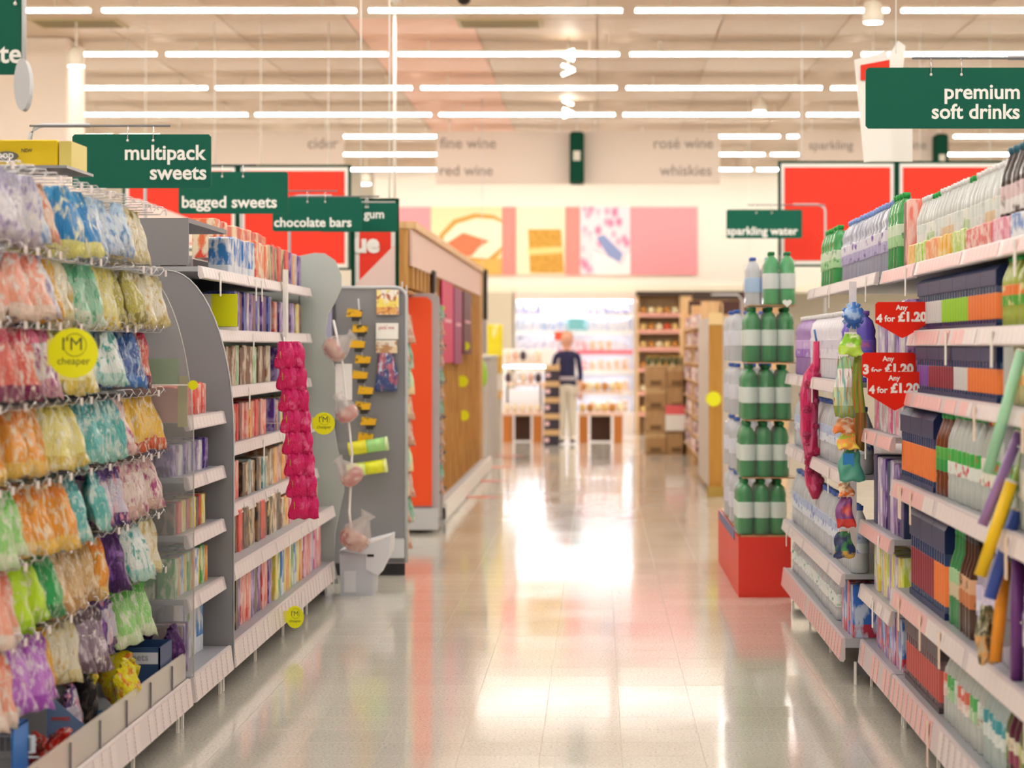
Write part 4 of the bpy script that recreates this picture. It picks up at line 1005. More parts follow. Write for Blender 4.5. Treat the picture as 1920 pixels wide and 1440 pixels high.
t = thing('promotion_stand', 'yellow printed cardboard stand beside the far left tables', 'stand', (P(926, 0, 33).x, 33.2, 0))
for (ya, yb, m) in ((608, 700, pmat('ys', [(0, 'd9a812'), (.35, 'f3e21a'), (.6, 'efdc00')], 'fff7c0', 3, .62, .4)), (702, 748, pmat('ys2', [(0, 'e8b040'), (.35, 'f3e8dc')], 'fff9ee', 3, .5, .4))):
    a = P(913, yb, 33); c = P(941, ya, 33); MB().cbox(a.x, c.x, 33.1, 33.3, a.z, c.z, .01).build('tray', m, t)
MB().box(P(915, 0, 33).x, P(939, 0, 33).x, 33.15, 33.28, 0, .8).build('pedestal', mat('ped', 'cfc6bb', .6), t)

# ------------------------------------------------------------------ RIGHT: soft drinks run
NAVB = mat('film_navy', '14275a', .42, spec=.3)
PET = lambda k, c, tr=.45: mat('pet_'+k, c, .12, trans=tr)
GC = mat('cap_green', '1fa34a', .35); WC = mat('cap_white', 'eeeef0', .35); BC = mat('cap_blue', '3c62b8', .35); RC = mat('cap_red', 'c8322e', .35); DC = mat('cap_dark', '2a2226', .35); PC = mat('cap_purple', '7450a8', .35); YC_ = mat('cap_yellow', 'e8d430', .35)
def lab_(k, a_, b_, art): return pmat('lab_'+k, [(0, a_), (.5, b_)], art, 4, .6, .4)
XN, XBK = 1.155, 1.95
nb = bay(1, XN, XBK, 5.6, 9.36, [], 2.0, 'near right grey shelving run filled with soft drinks')
shelf(nb, 1, XN+.02, XBK, .205, 5.6, 9.36, lip=.1, t_=.04, rail=RAIL, pink=[(8.0, 9.4)], pitch=.13, tabs=2, tagmat=mat('tab_cream', 'f2d9c6', .5))
for z, xl, y0, y1, pink, tabs, lip in ((1.83, 1.27, 5.6, 9.36, [(5, 9.4)], 4, .05), (1.56, 1.24, 5.6, 9.36, [(7.9, 9.4)], 3, .055), (1.325, 1.2, 5.6, 9.36, [(7.6, 9.36)], 2, .05), (.975, XN+.02, 5.6, 9.36, [(8.4, 9.4)], 4, .06), (.55, XN+.02, 5.6, 9.36, [(8.3, 9.4)], 4, .065)):
    shelf(nb, 1, xl, XBK, z, y0, y1, lip=lip, rail=RAILW if z > 1.5 else RAIL, pink=pink, tabs=tabs, tagmat=WHITE if z > 1.5 else mat('tab_cream', 'f2d9c6', .5))
mb_ = bay(1, XN, XBK, 9.38, 10.5, [], 2.0, 'middle right grey shelving bay with purple and navy packs')
shelf(mb_, 1, XN+.02, XBK, .205, 9.38, 10.5, lip=.1, t_=.04, pink=[(9, 10.5)], pitch=.13)
for z, xl in ((1.83, 1.27), (1.42, 1.2), (1.14, 1.18), (.735, XN+.02), (.45, XN+.02)):
    shelf(mb_, 1, xl, XBK, z, 9.38, 10.5, lip=.055, pink=[(9, 10.5)] if z != .45 else (), tabs=1)
fb = bay(1, 1.09, XBK, 10.52, 13.9, [], 2.0, 'far right grey shelving run with bottled water')
shelf(fb, 1, 1.10, XBK, .205, 10.52, 13.9, lip=.1, t_=.04, pink=[(10, 14)], pitch=.13)
for z, xl in ((1.83, 1.25), (1.34, 1.12), (.93, 1.12), (.49, 1.10)):
    shelf(fb, 1, xl, XBK, z, 10.52, 13.9, lip=.055, tabs=2, rail=RAIL)
GR = 'soft drink bottles on the near right run'
Wn = 'drinks shelf'
COLA = (mat('pet_cola', '2a1612', .1), RC, lab_('cola', 'e9e3e2', '8f2430', '2b1a20'), .31, .042, 'std')
COLA2 = (mat('pet_cola', '2a1612', .1), mat('cap_teal', '2a6a80', .35), lab_('cola2', 'f0ecec', 'e2c9cc', '3a2026'), .31, .042, 'std')
CLO = (PET('clear', 'f6fbfa', .35), WC, lab_('oj', 'eef0ee', 'e4ebe8', 'd0dad6'), .29, .038, 'std')
# top shelf near
bottle_row('dark cola bottle with white label', COLA, 1, 1.27, 1.83, 6.3, 7.25, 'top shelf', GR, rows=1)
bottle_row('teal-capped dark cola bottle', COLA2, 1, 1.27, 1.83, 7.25, 7.75, 'top shelf', GR, rows=1)
CLO2 = (CLO[0], WC, lab_('oj2', 'e9d2b0', 'e9efec', 'f0b070'), .29, .038, 'std'); CLO3 = (CLO[0], GC, lab_('oj3', 'cfe0c0', 'f2f4f0', '9ac870'), .285, .038, 'std')
mixed_row([('clear bottle with pale label', CLO), ('clear bottle with peach label', CLO2), ('clear bottle with pale label', CLO), ('clear bottle with pale green label', CLO3)], 1, 1.30, 1.83, 7.8, 9.95, 'top shelf', GR, rows=2)
bottle_row('clear tall back-row bottle', (PET('clear', 'f6fbfa', .35), DC, lab_('oj', 'eef0ee', 'e4ebe8', 'd0dad6'), .31, .038, 'std'), 1, 1.30+.165, 1.83, 7.8, 9.3, 'top shelf', GR, rows=1, parts=False)
box_row('low tray', [('lime green', pk('lime tray', 'a8d43a', 'e9f2c0')[1]), ('amber', pk('amber tray', 'f2b52e', 'f7dc90')[1]), ('orange', pk('orange tray', 'ee8a3a', 'f7c89a')[1]), ('lime green', pk('lime tray', 'a8d43a', 'e9f2c0')[1]), ('amber', pk('amber tray', 'f2b52e', 'f7dc90')[1])],
        1, 1.262, 1.83, 8.35, 9.95, 'top drinks shelf front', 'low coloured trays on the top drinks shelf', 'drink_tray', .105, .012, .09, cat='tray', mod=3, jit=.001)
box_row('low tray', [REDW, REDW, WB, PNK], 1, 1.262, 1.83, 6.4, 8.35, 'top drinks shelf front', 'low coloured trays on the top drinks shelf', 'drink_tray', .11, .012, .085, cat='tray', jit=.001, mod=3)
# purple-white big water, green
BIGW = (PET('waterlilac', 'c9d0e8', .35), mat('cap_sky', '86a8e8', .35), lab_('big', 'b7b2d8', 'e3e2f0', '6a4aa0'), .345, .062, 'big')
BIGG = (PET('green', '4fbf6a', .35), GC, lab_('bigg', 'a9d8a0', 'd5e9cf', '2f8f4a'), .335, .045, 'big')
bottle_row('large lilac water bottle with sky-blue cap', BIGW, 1, 1.29, 1.83, 10.6, 12.95, 'top shelf', 'large water bottles on the far right run', 'water_bottle', rows=1)
bottle_row('green water bottle on top', BIGG, 1, 1.26, 1.83, 10.2, 10.6, 'top shelf', 'large water bottles on the far right run', 'water_bottle', rows=1)
bottle_row('green water bottle on top', BIGG, 1, 1.26, 1.83, 12.95, 13.85, 'top shelf', 'large water bottles on the far right run', 'water_bottle', rows=2)
t = box_row('carton', [('salmon', SAL[1]), ('brown', BRN[1])], 1, 1.27, 1.83, 9.97, 10.2, 'top drinks shelf', 'juice cartons on the drinks shelves', 'juice_carton', .09, .1, .3)

# multipacks of slim bottles: navy film top, coloured labels
def multipack(desc, y, xf, z, side, film, lab, h, n, where, bcol=PET('navyb', '24406e', .1), group='shrink-wrapped drink multipacks', rr=.03, rows=2):
    pl = n*rr*2+.006
    t = thing('drink_multipack', uniq(f'{desc} multipack, @ from near end, {where}', (desc, where)), 'multipack', (xf+side*(.03+rr*rows), y+pl/2, z+.001), group)
    k = ('mp', bcol.name, lab.name, h, rr)
    if k not in cache:
        b = MB().lathe([(rr*.9, 0), (rr, .01), (rr, h*.62), (rr*.8, h*.72), (rr*.45, h*.86), (rr*.45, h*.9)], 10); m1 = b.mesh('bottle', bcol); b.fix(m1)
        b = MB().lathe([(rr*1.015, h*.12), (rr*1.02, h*.13), (rr*1.02, h*.5), (rr*1.015, h*.51)], 10); m2_ = b.mesh('label_sleeve', lab); b.fix(m2_)
        cache[k] = (m1, m2_)
    m1, m2_ = cache[k]
    for i in range(n):
        for r_ in range(rows):
            o = place('bottle', m1, (xf+side*(.03+rr+r_*2*rr), y+rr+.003+i*2*rr, z+.003), t)
            if r_ == 0: place('label_sleeve', m2_, wl(o), o)
    x0 = xf+side*.028; x1 = x0+side*(rows*2*rr+.004)
    b = MB(); b.prism([(x0, z+h*.64), (x1, z+h*.64), (x1, z+h*.88), (x1-side*.02, z+h*.95), (x0+side*.02, z+h*.95), (x0, z+h*.86)], 1, y, y+pl)
    b.build('film_top', film, t)
    MB().box(x0, x1, y, y+pl, z+.001, z+.003+h*.06).build('film_base', film, t)
    return pl
LO = mat('lab_orange_solid', 'f0803a', .4); LG_ = mat('lab_lime_solid', '9ad22a', .4); LR_ = mat('lab_crimson_solid', '8f2a3a', .4); LW_ = mat('lab_white_solid', 'd9d6d6', .4); LP = mat('lab_purple_solid', '7a4aa0', .4)
y = 7.55
for k, (lb, ds) in enumerate(((LO, 'orange-labelled'), (LO, 'orange-labelled'), (LG_, 'lime-labelled'), (LG_, 'lime-labelled'), (LW_, 'white-labelled'), (LW_, 'white-labelled'))):
    y += multipack('navy-topped '+ds, y, 1.24, 1.56, 1, NAVB, lb, .215, 5, 'second drinks shelf down')+.004
y = 7.3
for k, (lb, ds) in enumerate(((LO, 'orange-labelled'), (LO, 'orange-labelled'), (LW_, 'white-labelled'), (LR_, 'crimson-labelled'), (LR_, 'crimson-labelled'), (LP, 'purple-labelled'))):
    y += multipack('navy-topped '+ds, y, 1.2, 1.325, 1, NAVB, lb, .2, 5, 'third drinks shelf down')+.004
GOB = (PET('lime', 'c8d860', .3), GC, lab_('go', '5aa83a', 'f0803a', 'f3e2a0'), .22, .034, 'std')
bottle_row('green and orange juice bottle', GOB, 1, 1.24, 1.56, 6.3, 7.5, 'second shelf down', GR, rows=2)
PALE = (PET('pale', 'e4dfa0', .3), YC_, lab_('pale', 'e9c27a', 'e9efb0', 'd97a3a'), .205, .036, 'std')
bottle_row('pale lemon squash bottle', PALE, 1, 1.2, 1.325, 6.3, 7.25, 'third shelf down', GR, rows=2)
# fourth shelf: clear bottles, green caps
CG = (PET('clearg', 'eaf3ef', .35), GC, lab_('cg', 'e9efe9', '3fae4a', 'd03a4a'), .30, .04, 'std')
CY = (PET('clearg', 'eaf3ef', .35), YC_, lab_('cy', 'f0efe0', 'f2ece2', 'd03a4a'), .30, .04, 'std')
CB = (PET('brownb', '7a3a1a', .1), GC, lab_('cb', '2f9a4a', '55b04a', '7a2a1a'), .29, .036, 'std')
CR_ = (CY[0], RC, lab_('cr', 'f4f2ea', 'e9e4da', '3aa04a'), .295, .04, 'std')
mixed_row([('yellow-capped clear bottle', CY), ('red-capped clear bottle', CR_), ('green-capped clear bottle', CG)], 1, XN+.02, .975, 6.5, 7.55, 'fourth shelf down', GR, run=3, rows=2)
bottle_row('green-capped clear bottle', CG, 1, XN+.02, .975, 7.55, 8.25, 'fourth shelf down', GR, rows=2)
bottle_row('green-capped brown bottle', CB, 1, XN+.02, .975, 8.25, 8.5, 'fourth shelf down', GR, rows=2)
y = 8.5
for k in range(3): y += multipack('navy-topped orange-labelled', y, XN+.02, .975, 1, NAVB, LO, .3, 5, 'fourth drinks shelf down')+.004
# fifth shelf
LILB = (PET('lilacb', 'cfc6e0', .3), WC, lab_('lil', 'e9e4f2', 'd8cfe8', '5a3a9a'), .33, .043, 'big')
DKB = (mat('pet_dkbrown', '4a2a1e', .12), DC, lab_('dk', 'c97a4a', 'e0b08a', '3a2018'), .33, .034, 'long')
GNB = (PET('gnb', '3f9a5a', .2), GC, lab_('gn', 'd9c9a8', 'a8d0a0', 'b03a2a'), .33, .034, 'long')
bottle_row('lilac and white squash bottle', LILB, 1, XN+.02, .55, 6.5, 7.65, 'fifth shelf down', GR, rows=2)
bottle_row('slim brown sauce-coloured drink bottle', DKB, 1, XN+.02, .55, 7.65, 7.95, 'fifth shelf down', GR, rows=2)
bottle_row('slim green drink bottle', GNB, 1, XN+.02, .55, 7.95, 8.2, 'fifth shelf down', GR, rows=2)
y = 8.22
for k, (lb, ds) in enumerate(((LO, 'orange-labelled'), (LR_, 'crimson-labelled'), (LR_, 'crimson-labelled'))): y += multipack('navy-topped '+ds, y, XN+.02, .55, 1, NAVB, lb, .36, 5, 'fifth drinks shelf down')+.004
# base shelf
GRB = (PET('oliveb', '5f7040', .3), DC, lab_('ol', '8a7a3a', 'b8c070', 'd9d030'), .26, .036, 'std')
TLB = (PET('tealb', 'd8eaea', .35), WC, lab_('tl', 'dfe9e6', '3a9aa8', 'f2f4f2'), .28, .038, 'long')
CLG = (PET('clearx', 'eef5f2', .35), WC, lab_('cx', 'c8d8cc', 'd9e4dc', 'a5583a'), .28, .038, 'long')
GRB2 = (PET('plumb', '5a2038', .2), mat('cap_mar', '6a2036', .4), lab_('ol2', '8a3050', 'e0d8c0', '7a2038'), .26, .036, 'std'); GRB3 = (PET('oliveb', '5f7040', .3), WC, lab_('ol3', '6a8a3a', 'e6e2c0', '3a6a2a'), .26, .036, 'std')
mixed_row([('olive green bottle with dark cap', GRB), ('plum bottle with maroon cap', GRB2), ('white-capped olive green bottle', GRB3)], 1, XN+.02, .205, 6.3, 7.05, 'base shelf', GR, run=2, rows=2)
bottle_row('clear bottle with teal label', TLB, 1, XN+.02, .205, 7.05, 7.5, 'base shelf', GR, rows=2)
CLG2 = (CLG[0], GC, lab_('cx2', 'a8d0a0', '4fae5a', 'f0f4e8'), .28, .038, 'long'); CLG3 = (CLG[0], WC, lab_('cx3', 'e8c8c0', 'd86a5a', 'f4ece8'), .275, .038, 'long')
mixed_row([('clear bottle with pale brown-specked label', CLG), ('clear bottle with green label', CLG2), ('clear bottle with coral label', CLG3)], 1, XN+.02, .205, 7.5, 8.35, 'base shelf', GR, run=2, rows=2)
GYB = mat('film_smoke', '55464e', .45, spec=.3)
y = 8.36
for k in range(3): y += multipack('smoky grey red-based', y, XN+.02, .205, 1, GYB, mat('lab_redbase', 'c0504a', .4), .29, 5, 'base drinks shelf', bcol=mat('pet_smoke', '6a5058', .2))+.004
# middle bay contents
MG = 'packs in the middle right bay'
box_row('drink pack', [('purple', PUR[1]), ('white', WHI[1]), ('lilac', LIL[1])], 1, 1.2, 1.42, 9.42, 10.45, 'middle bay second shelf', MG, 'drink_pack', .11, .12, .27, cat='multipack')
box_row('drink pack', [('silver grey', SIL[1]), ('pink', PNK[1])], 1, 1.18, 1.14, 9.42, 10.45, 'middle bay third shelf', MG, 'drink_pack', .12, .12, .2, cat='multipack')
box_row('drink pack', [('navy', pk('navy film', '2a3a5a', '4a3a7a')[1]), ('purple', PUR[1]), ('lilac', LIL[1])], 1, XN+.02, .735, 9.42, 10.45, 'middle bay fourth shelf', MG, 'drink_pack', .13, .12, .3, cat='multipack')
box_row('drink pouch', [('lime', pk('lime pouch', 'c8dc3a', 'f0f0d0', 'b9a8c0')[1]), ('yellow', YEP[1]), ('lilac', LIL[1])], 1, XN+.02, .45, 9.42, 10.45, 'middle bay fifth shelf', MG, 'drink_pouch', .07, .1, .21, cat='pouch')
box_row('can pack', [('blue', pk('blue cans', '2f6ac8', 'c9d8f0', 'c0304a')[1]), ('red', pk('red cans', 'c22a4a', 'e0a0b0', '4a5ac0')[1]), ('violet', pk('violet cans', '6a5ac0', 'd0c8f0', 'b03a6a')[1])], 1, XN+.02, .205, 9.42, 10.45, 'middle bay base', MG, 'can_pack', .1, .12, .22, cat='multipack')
# far bay: water
PW = (mat('pet_purple', 'b18ad0', .25, trans=.2), WC, lab_('pw', '9a6ac0', 'c9a8e0', 'f0e8f8'), .33, .05, 'big')
WW = (mat('pet_white', 'e4e2ec', .3), WC, lab_('ww', 'e9e6f0', 'dcd8e8', 'c0b8d0'), .33, .05, 'big')
BW = (mat('pet_violetblue', '6a5ac8', .25), PC, lab_('bw', '5a6ad8', '8a6ad0', 'e06a90'), .32, .05, 'big')
CW = (PET('water', 'eef3fa', .35), BC, lab_('cw', 'dfe6f0', 'b8c4e0', '6a7ac0'), .3, .043, 'std')
GW = 'water bottles on the far right run'
bottle_row('violet-blue water bottle', BW, 1, 1.12, 1.34, 10.6, 11.3, 'far bay second shelf', GW, 'water_bottle', rows=1)
bottle_row('white water bottle', WW, 1, 1.12, 1.34, 11.3, 12.9, 'far bay second shelf', GW, 'water_bottle', rows=1)
bottle_row('purple water bottle', PW, 1, 1.12, 1.34, 12.9, 13.85, 'far bay second shelf', GW, 'water_bottle', rows=1)
bottle_row('blue-capped clear water bottle', CW, 1, 1.12, .93, 10.55, 13.85, 'far bay third shelf', GW, 'water_bottle', rows=1)
bottle_row('blue-capped clear water bottle', CW, 1, 1.10, .49, 10.55, 13.85, 'far bay fourth shelf', GW, 'water_bottle', rows=1)
bottle_row('white-capped water bottle', (PET('water', 'eef3fa', .35), WC, lab_('cw2', 'f2f4f4', 'e9efef', '3a9a7a'), .21, .045, 'std'), 1, 1.10, .205, 11.2, 13.85, 'far bay base', GW, 'water_bottle', rows=2)
box_row('can pack', [('blue', pk('blue cans', '2f6ac8', 'c9d8f0')[1]), ('red', pk('red cans', 'c22a4a', 'e0a0b0')[1])], 1, 1.10, .205, 10.55, 11.15, 'far bay base', MG, 'can_pack', .12, .12, .24, cat='multipack')

# hanging red arrow signs
def arrow(x0, x1, y0, y1, Y, l1, l2, lab, rot=0):
    a = P(x0, y1, Y); c = P(x1, y0, Y); w_ = c.x-a.x; h_ = c.z-a.z
    t = thing('offer_sign', lab, 'sign', (a.x, Y, a.z), 'red arrow-shaped offer signs')
    MB().prism([(a.x, a.z+h_*.42), (a.x+w_*.42, a.z+h_*.06), (a.x+w_*.5, a.z), (a.x+w_*.6, a.z+h_*.06), (c.x, a.z+h_*.42), (c.x, c.z-.01), (c.x-.01, c.z), (a.x+.01, c.z), (a.x, c.z-.01)], 1, Y-.001, Y+.001).build('arrow_card', RED, t)
    lettering(l1, PURE, a.x+w_*.38, Y-.0018, c.z-h_*.22, w_*.22, t, bold=.03)
    n_, r_ = l2.split(' for ')
    lettering(n_, PURE, a.x+w_*.02, Y-.0018, c.z-h_*.55, w_*.11, t, bold=.05)
    lettering('for', PURE, a.x+w_*.17, Y-.0018, c.z-h_*.54, w_*.2, t, bold=.03)
    lettering(r_, PURE, a.x+w_*.42, Y-.0018, c.z-h_*.53, w_*.54, t, bold=.05)
    MB().tube([(c.x-.01, Y+.003, a.z+h_*.5), (c.x+.04, Y+.05, a.z+h_*.5)], .003).build('clip', PURE, t)
    MB().lathe([(.006, -.002), (.006, .002)], 8, c=(c.x+.005, Y-.002, a.z+h_*.45)).build('rivet', PURE, t)
arrow(1641, 1742, 566, 634, 9.2, 'Any', '4 for £1.20', 'red arrow sign reading Any 4 for £1.20, the topmost one')
arrow(1616, 1717, 661, 733, 9.32, 'Any', '3 for £1.20', 'red arrow sign reading Any 3 for £1.20, behind the lower one')
arrow(1627, 1728, 697, 770, 9.1, 'Any', '4 for £1.20', 'red arrow sign reading Any 4 for £1.20, the lowest one')

# clip strip with toys at the far right bay
t = thing('clip_strip', 'white clip strip of mixed toys hanging from the water shelf', 'clip strip', P(1597, 560, 10.45))
MB().box(P(1592, 0, 10.47).x, P(1606, 0, 10.47).x, 10.47, 10.473, P(0, 1045, 10.47).z, P(0, 528, 10.47).z).build('strip', mat('strip_white', 'e9e3e6', .4), t)
p = P(1600, 592, 10.42); b = MB()
for k in range(6):
    a_ = k*math.pi/6
    b.tube([p+Vector((.05*math.cos(a_), .02*math.sin(a_*3), .06*math.sin(a_))), p-Vector((.05*math.cos(a_), -.02*math.sin(a_*3), .06*math.sin(a_)))], [.01, .02][0], 6)
b.lathe([(.01, -.045), (.04, -.025), (.045, 0), (.04, .025), (.01, .045)], 10, c=p)
o = b.build('spiky_ball', pmat('blueball', [(0, '2a62b8'), (.5, '3a78cc')], 'a9c8ee', 5, .55, .3), None, at=p); tag(o, 'blue spiky ball hanging at the top of the toy strip', 'ball')
def pouch(name, lab, cat, x0, x1, y0, y1, Y, m, m2_=None, win=None):
    a = P(x0, y1, Y); c = P(x1, y0, Y); w_, h_ = c.x-a.x, c.z-a.z
    t = thing(name, lab, cat, ((a.x+c.x)/2, Y, c.z), 'toy packets on the strip')
    me = bag_mesh(m, int(x0*y0) % 97, w_, h_, .03, .2)
    place('packet', me, ((a.x+c.x)/2, Y, c.z), t, rot=(0, 0, math.radians(-90)))
    if m2_: MB().box(a.x+w_*win[0], a.x+w_*win[1], Y-.026, Y-.02, a.z+h_*win[2], a.z+h_*win[3]).build('window_card', m2_, t)
    MB().box(a.x+w_*.25, a.x+w_*.75, Y+.001, Y+.012, c.z-.012, c.z+.008).build('header', WHITE, t)
stripe = pmat('stripes', [(0, '8fa03a'), (.2, 'c9d6a0'), (.5, 'f2f0ea'), (.8, '9ad08a')], '6fa8a0', 3, .55, .2, 'b8503a', stretch=(1, 4, .4))
pouch('toy_packet', 'lime green header packet below the blue spiky ball', 'packet', 1572, 1618, 626, 668, 10.4, pmat('limep', [(0, 'b9e04a'), (.5, '8fd02a')], 'eef6c0', 5, .6, .3))
pouch('toy_packet', 'long striped packet of plastic straws', 'packet', 1562, 1600, 668, 782, 10.35, stripe)
pouch('toy_packet', 'long green and brown packet beside the striped one', 'packet', 1596, 1622, 665, 845, 10.42, pmat('oliven', [(0, '7a6a2a'), (.4, '8aa83a')], 'c9783a', 3, .55, .3, stretch=(1, 4, .4)))
pouch('toy_packet', 'small orange packet on the toy strip', 'packet', 1562, 1602, 784, 812, 10.38, pmat('oran', [(0, 'f0803a'), (.5, 'e9a06a')], 'f6e0c0', 5, .5, .3))
pouch('toy_packet', 'small yellow packet on the toy strip', 'packet', 1568, 1608, 812, 842, 10.36, pmat('yelo', [(0, 'e8d24a'), (.5, 'a9c84a')], 'f0a04a', 5, .5, .3))
pouch('toy_packet', 'teal packet with a blue window card', 'packet', 1570, 1618, 843, 902, 10.34, mat('tealpk', '4fa08a', .3), mat('bluewin', '2f86cc', .3), (.2, .62, .12, .88))
pouch('toy_packet', 'orange packet under the teal one', 'packet', 1570, 1600, 904, 930, 10.36, pmat('oran', [(0, 'f0803a')], 'f6e0c0', 5, .5, .3))
pouch('toy_packet', 'red and purple packet near the bottom of the toy strip', 'packet', 1566, 1602, 932, 988, 10.34, pmat('redpur', [(0, 'd0403a'), (.3, '8a4a8a')], 'e0605a', 3, .6, .3))
pouch('toy_packet', 'green packet at the bottom of the toy strip', 'packet', 1562, 1602, 996, 1046, 10.36, pmat('gnb2', [(0, 'd0a84a'), (.3, '4a9a5a')], '2a3a6a', 4, .5, .3))
# pink rope of packs
pts = []; rr_ = []
prf = [(1531, 640, 6), (1530, 680, 8), (1522, 705, 13), (1516, 740, 17), (1517, 775, 16), (1518, 810, 16), (1519, 845, 13), (1521, 868, 9), (1523, 885, 14), (1526, 905, 17), (1533, 935, 8)]
for k, (x, y, r) in enumerate(prf):
    pts.append(P(x+2*math.sin(k*2.3), y, 12.3)); rr_.append(r*12.3/F*1.05)
t = thing('pink_net', 'bright pink crumpled net hanging from the shelf beside the green bottles', 'net', pts[0])
MB().tube(pts, rr_, 12).build('net_body', pmat('hotpink', [(0, 'd8185c'), (.5, 'e0286a')], 'f2709c', 9, .55, .4, wrinkle=1.0), t)
for k in range(16):
    f = .2+k*.045; q = pts[int(f*10)].lerp(pts[min(10, int(f*10)+1)], f*10-int(f*10)); a_ = k*2.1
    MB().lathe([(.006, -.022), (.022, -.008), (.022, .01), (.006, .024)], 7, c=q+Vector((.03*math.cos(a_), -.03-.01*math.sin(a_), 0))).build('net_lump', pmat('hotpink', [(0, 'd8185c')]), t)
p = P(1527, 636, 12.3); MB().tube([pts[0], p+Vector((0, 0, .05))], .006).build('tie', mat('tie_blue', '3a7ac0', .4), t)

# foam tubes at the very near right
tb = [((1916, 660), (1852, 888), 11, '9fd4b0', 'pale green foam tube leaning, highest of the near right tubes'), ((1912, 812), (1842, 985), 10, 'a07ab8', 'lilac foam tube leaning under the pale green one'),
      ((1922, 850), (1870, 1000), 8, '8fae4a', 'thin olive foam tube behind the lilac one'), ((1896, 905), (1838, 1080), 12, 'f0c40a', 'yellow foam tube leaning, brightest of the tubes'),
      ((1906, 958), (1856, 1122), 12, '3a56b0', 'blue foam tube next to the yellow one'), ((1886, 1052), (1866, 1240), 12, 'f49a1e', 'orange foam tube standing almost upright'),
      ((1908, 1040), (1906, 1292), 12, '6a2f7a', 'dark purple foam tube, lowest of the near right tubes'), ((1921, 1060), (1921, 1250), 7, 'a03a3a', 'dark red foam tube at the picture edge')]
for i, (a, c, r, cc, lab) in enumerate(tb):
    Y = 6.75-.0+.05*(i % 3)
    A = P(a[0], a[1], Y); C_ = P(c[0], c[1], Y)
    t = thing('foam_tube', lab, 'foam tube', C_, 'coloured foam tubes')
    d = (A-C_).normalized(); rr = r*Y/F
    MB().tube([C_, A], rr, 14).build('tube_body', mat('foam_'+cc, cc, .4), t)
    MB().tube([A-d*.0, A+d*.008], rr*1.04, 12).build('top_cap', mat('foam_cap', 'd8d2c6', .3), t)
t = thing('clip_strip', 'grey display strip holding the foam tubes at right edge', 'clip strip', P(1925, 650, 6.95))
MB().box(1.19, 1.22, 6.95, 6.953, .62, 1.5).build('strip', GREYL, t)
for z in (.7, .95, 1.2): MB().tube([(1.2, 6.95, z), (1.2, 6.7, z+.02)], .003).build('hook', CHROME, t)
a = P(1832, 1240, 6.9); c = P(1862, 1140, 6.9)
o = place('herb_packet', bag_mesh(pmat('herb', [(0, 'e0a868'), (.45, 'd8a060'), (.5, '6a6a4a')], '3a3a2a', 6, .5, .4, 'c9c0a0'), 4, .06, .17, .03), P(1848, 1135, 6.9), rot=(0, 0, math.radians(-80))); tag(o, 'small tan and olive packet beside the orange foam tube', 'packet')

# ------------------------------------------------------------------ red dump bin with green water packs
t = thing('display_bin', 'red open display bin full of shrink-wrapped water at end of right shelves', 'bin', (1.0, 15, 0))
RB = mat('bin_red', 'dd2f22', .45); RB2 = mat('bin_redinner', 'c8281c', .5)
bx0, bx1, by0, by1, bh = .845, 1.16, 14.2, 16.6, .36
MB().box(bx0, bx1, by0, by0+.02, 0, bh).build('front_side', RB, t); MB().box(bx0, bx1, by1-.02, by1, 0, bh).build('rear_side', RB, t)
MB().box(bx0, bx0+.015, by0+.02, by1-.02, 0, bh).build('aisle_side', RB, t); MB().box(bx1-.015, bx1, by0+.02, by1-.02, 0, bh).build('shelf_side', RB, t)
t = bpy.data.objects['display_bin']
MB().box(bx0+.015, bx1-.015, by0+.02, by1-.02, .0, .012).build('bottom_board', RB2, t)
MB().box(bx0-.004, bx0, by0+.4, by1-.2, bh-.05, bh+.01).build('blue_strip', mat('strip_blue', '3a4a8a', .4), t)
GP = (PET('greenw', '1f9a50', .3), mat('cap_dg', '1a7a44', .4), mat('lab_palegreen', 'dbe6de', .45), .33, .05, 'big')
CP = (PET('clearw', 'e8ebf4', .35), BC, mat('lab_paleblue', 'dcdce8', .45), .33, .05, 'big')
FILM = mat('film_clear', 'f2f4f4', .06, alpha=.08)
def waterpack(x, y, z, spec, lab, nx=3, ny=2, group='shrink-wrapped water packs in the red bin'):
    t = thing('water_pack', lab, 'water pack', (x, y, z), group)
    r = spec[4]; bm, cm, lm = bottle_parts(*spec)
    for i in range(nx):
        for j in range(ny):
            px_ = x+(i-(nx-1)/2)*2*r; py = y+(j-(ny-1)/2)*2*r
            o = place('bottle', bm, (px_, py, z), t)
            place('cap', cm, (px_, py, z), o)
            if j == 0 or i == 0: place('label_sleeve', lm, (px_, py, z), o)
    hx_, hy_ = nx*r+.002, ny*r+.002
    MB().cbox(x-hx_, x+hx_, y-hy_, y+hy_, z+.002, z+.3, .03).build('film', FILM, t)
for k in range(4):
    for j in range(2):
        waterpack(1.0+k*.015-.01, 14.34+j*.215, .372+k*.345, GP, f'green six-bottle water pack, {nth(k)} tier up, {["front", "second"][j]} stack in the red bin')
    if k < 4:
        for j in range(2): 
            waterpack(1.0, 15.3+j*.6, .372+k*.345, CP, f'clear six-bottle water pack, {nth(k)} tier up, {["third", "fourth"][j]} stack in the red bin')
waterpack(1.07, 14.36, 1.77-.33, GP, 'green water pack on the cardboard sheet') if False else None
t = bpy.data.objects['display_bin']
MB().box(.862, 1.143, 14.22, 16.57, .34, .37).build('inner_platform', CARD, t)
for k in range(1, 5): MB().box(.86+k*.012, 1.19, 14.23, 14.68, .372+k*.345-.008, .372+k*.345-.001).build('tier_board', CARD, t)
GP2 = (PET('greenw2', '4fc27a', .3), mat('cap_dg', '1a7a44', .4), mat('lab_palegreen2', 'dfe6e6', .45), .32, .048, 'big')
waterpack(1.1, 14.38, 1.753, GP2, 'light green water pack topmost on the stack under the sign', 2, 2)
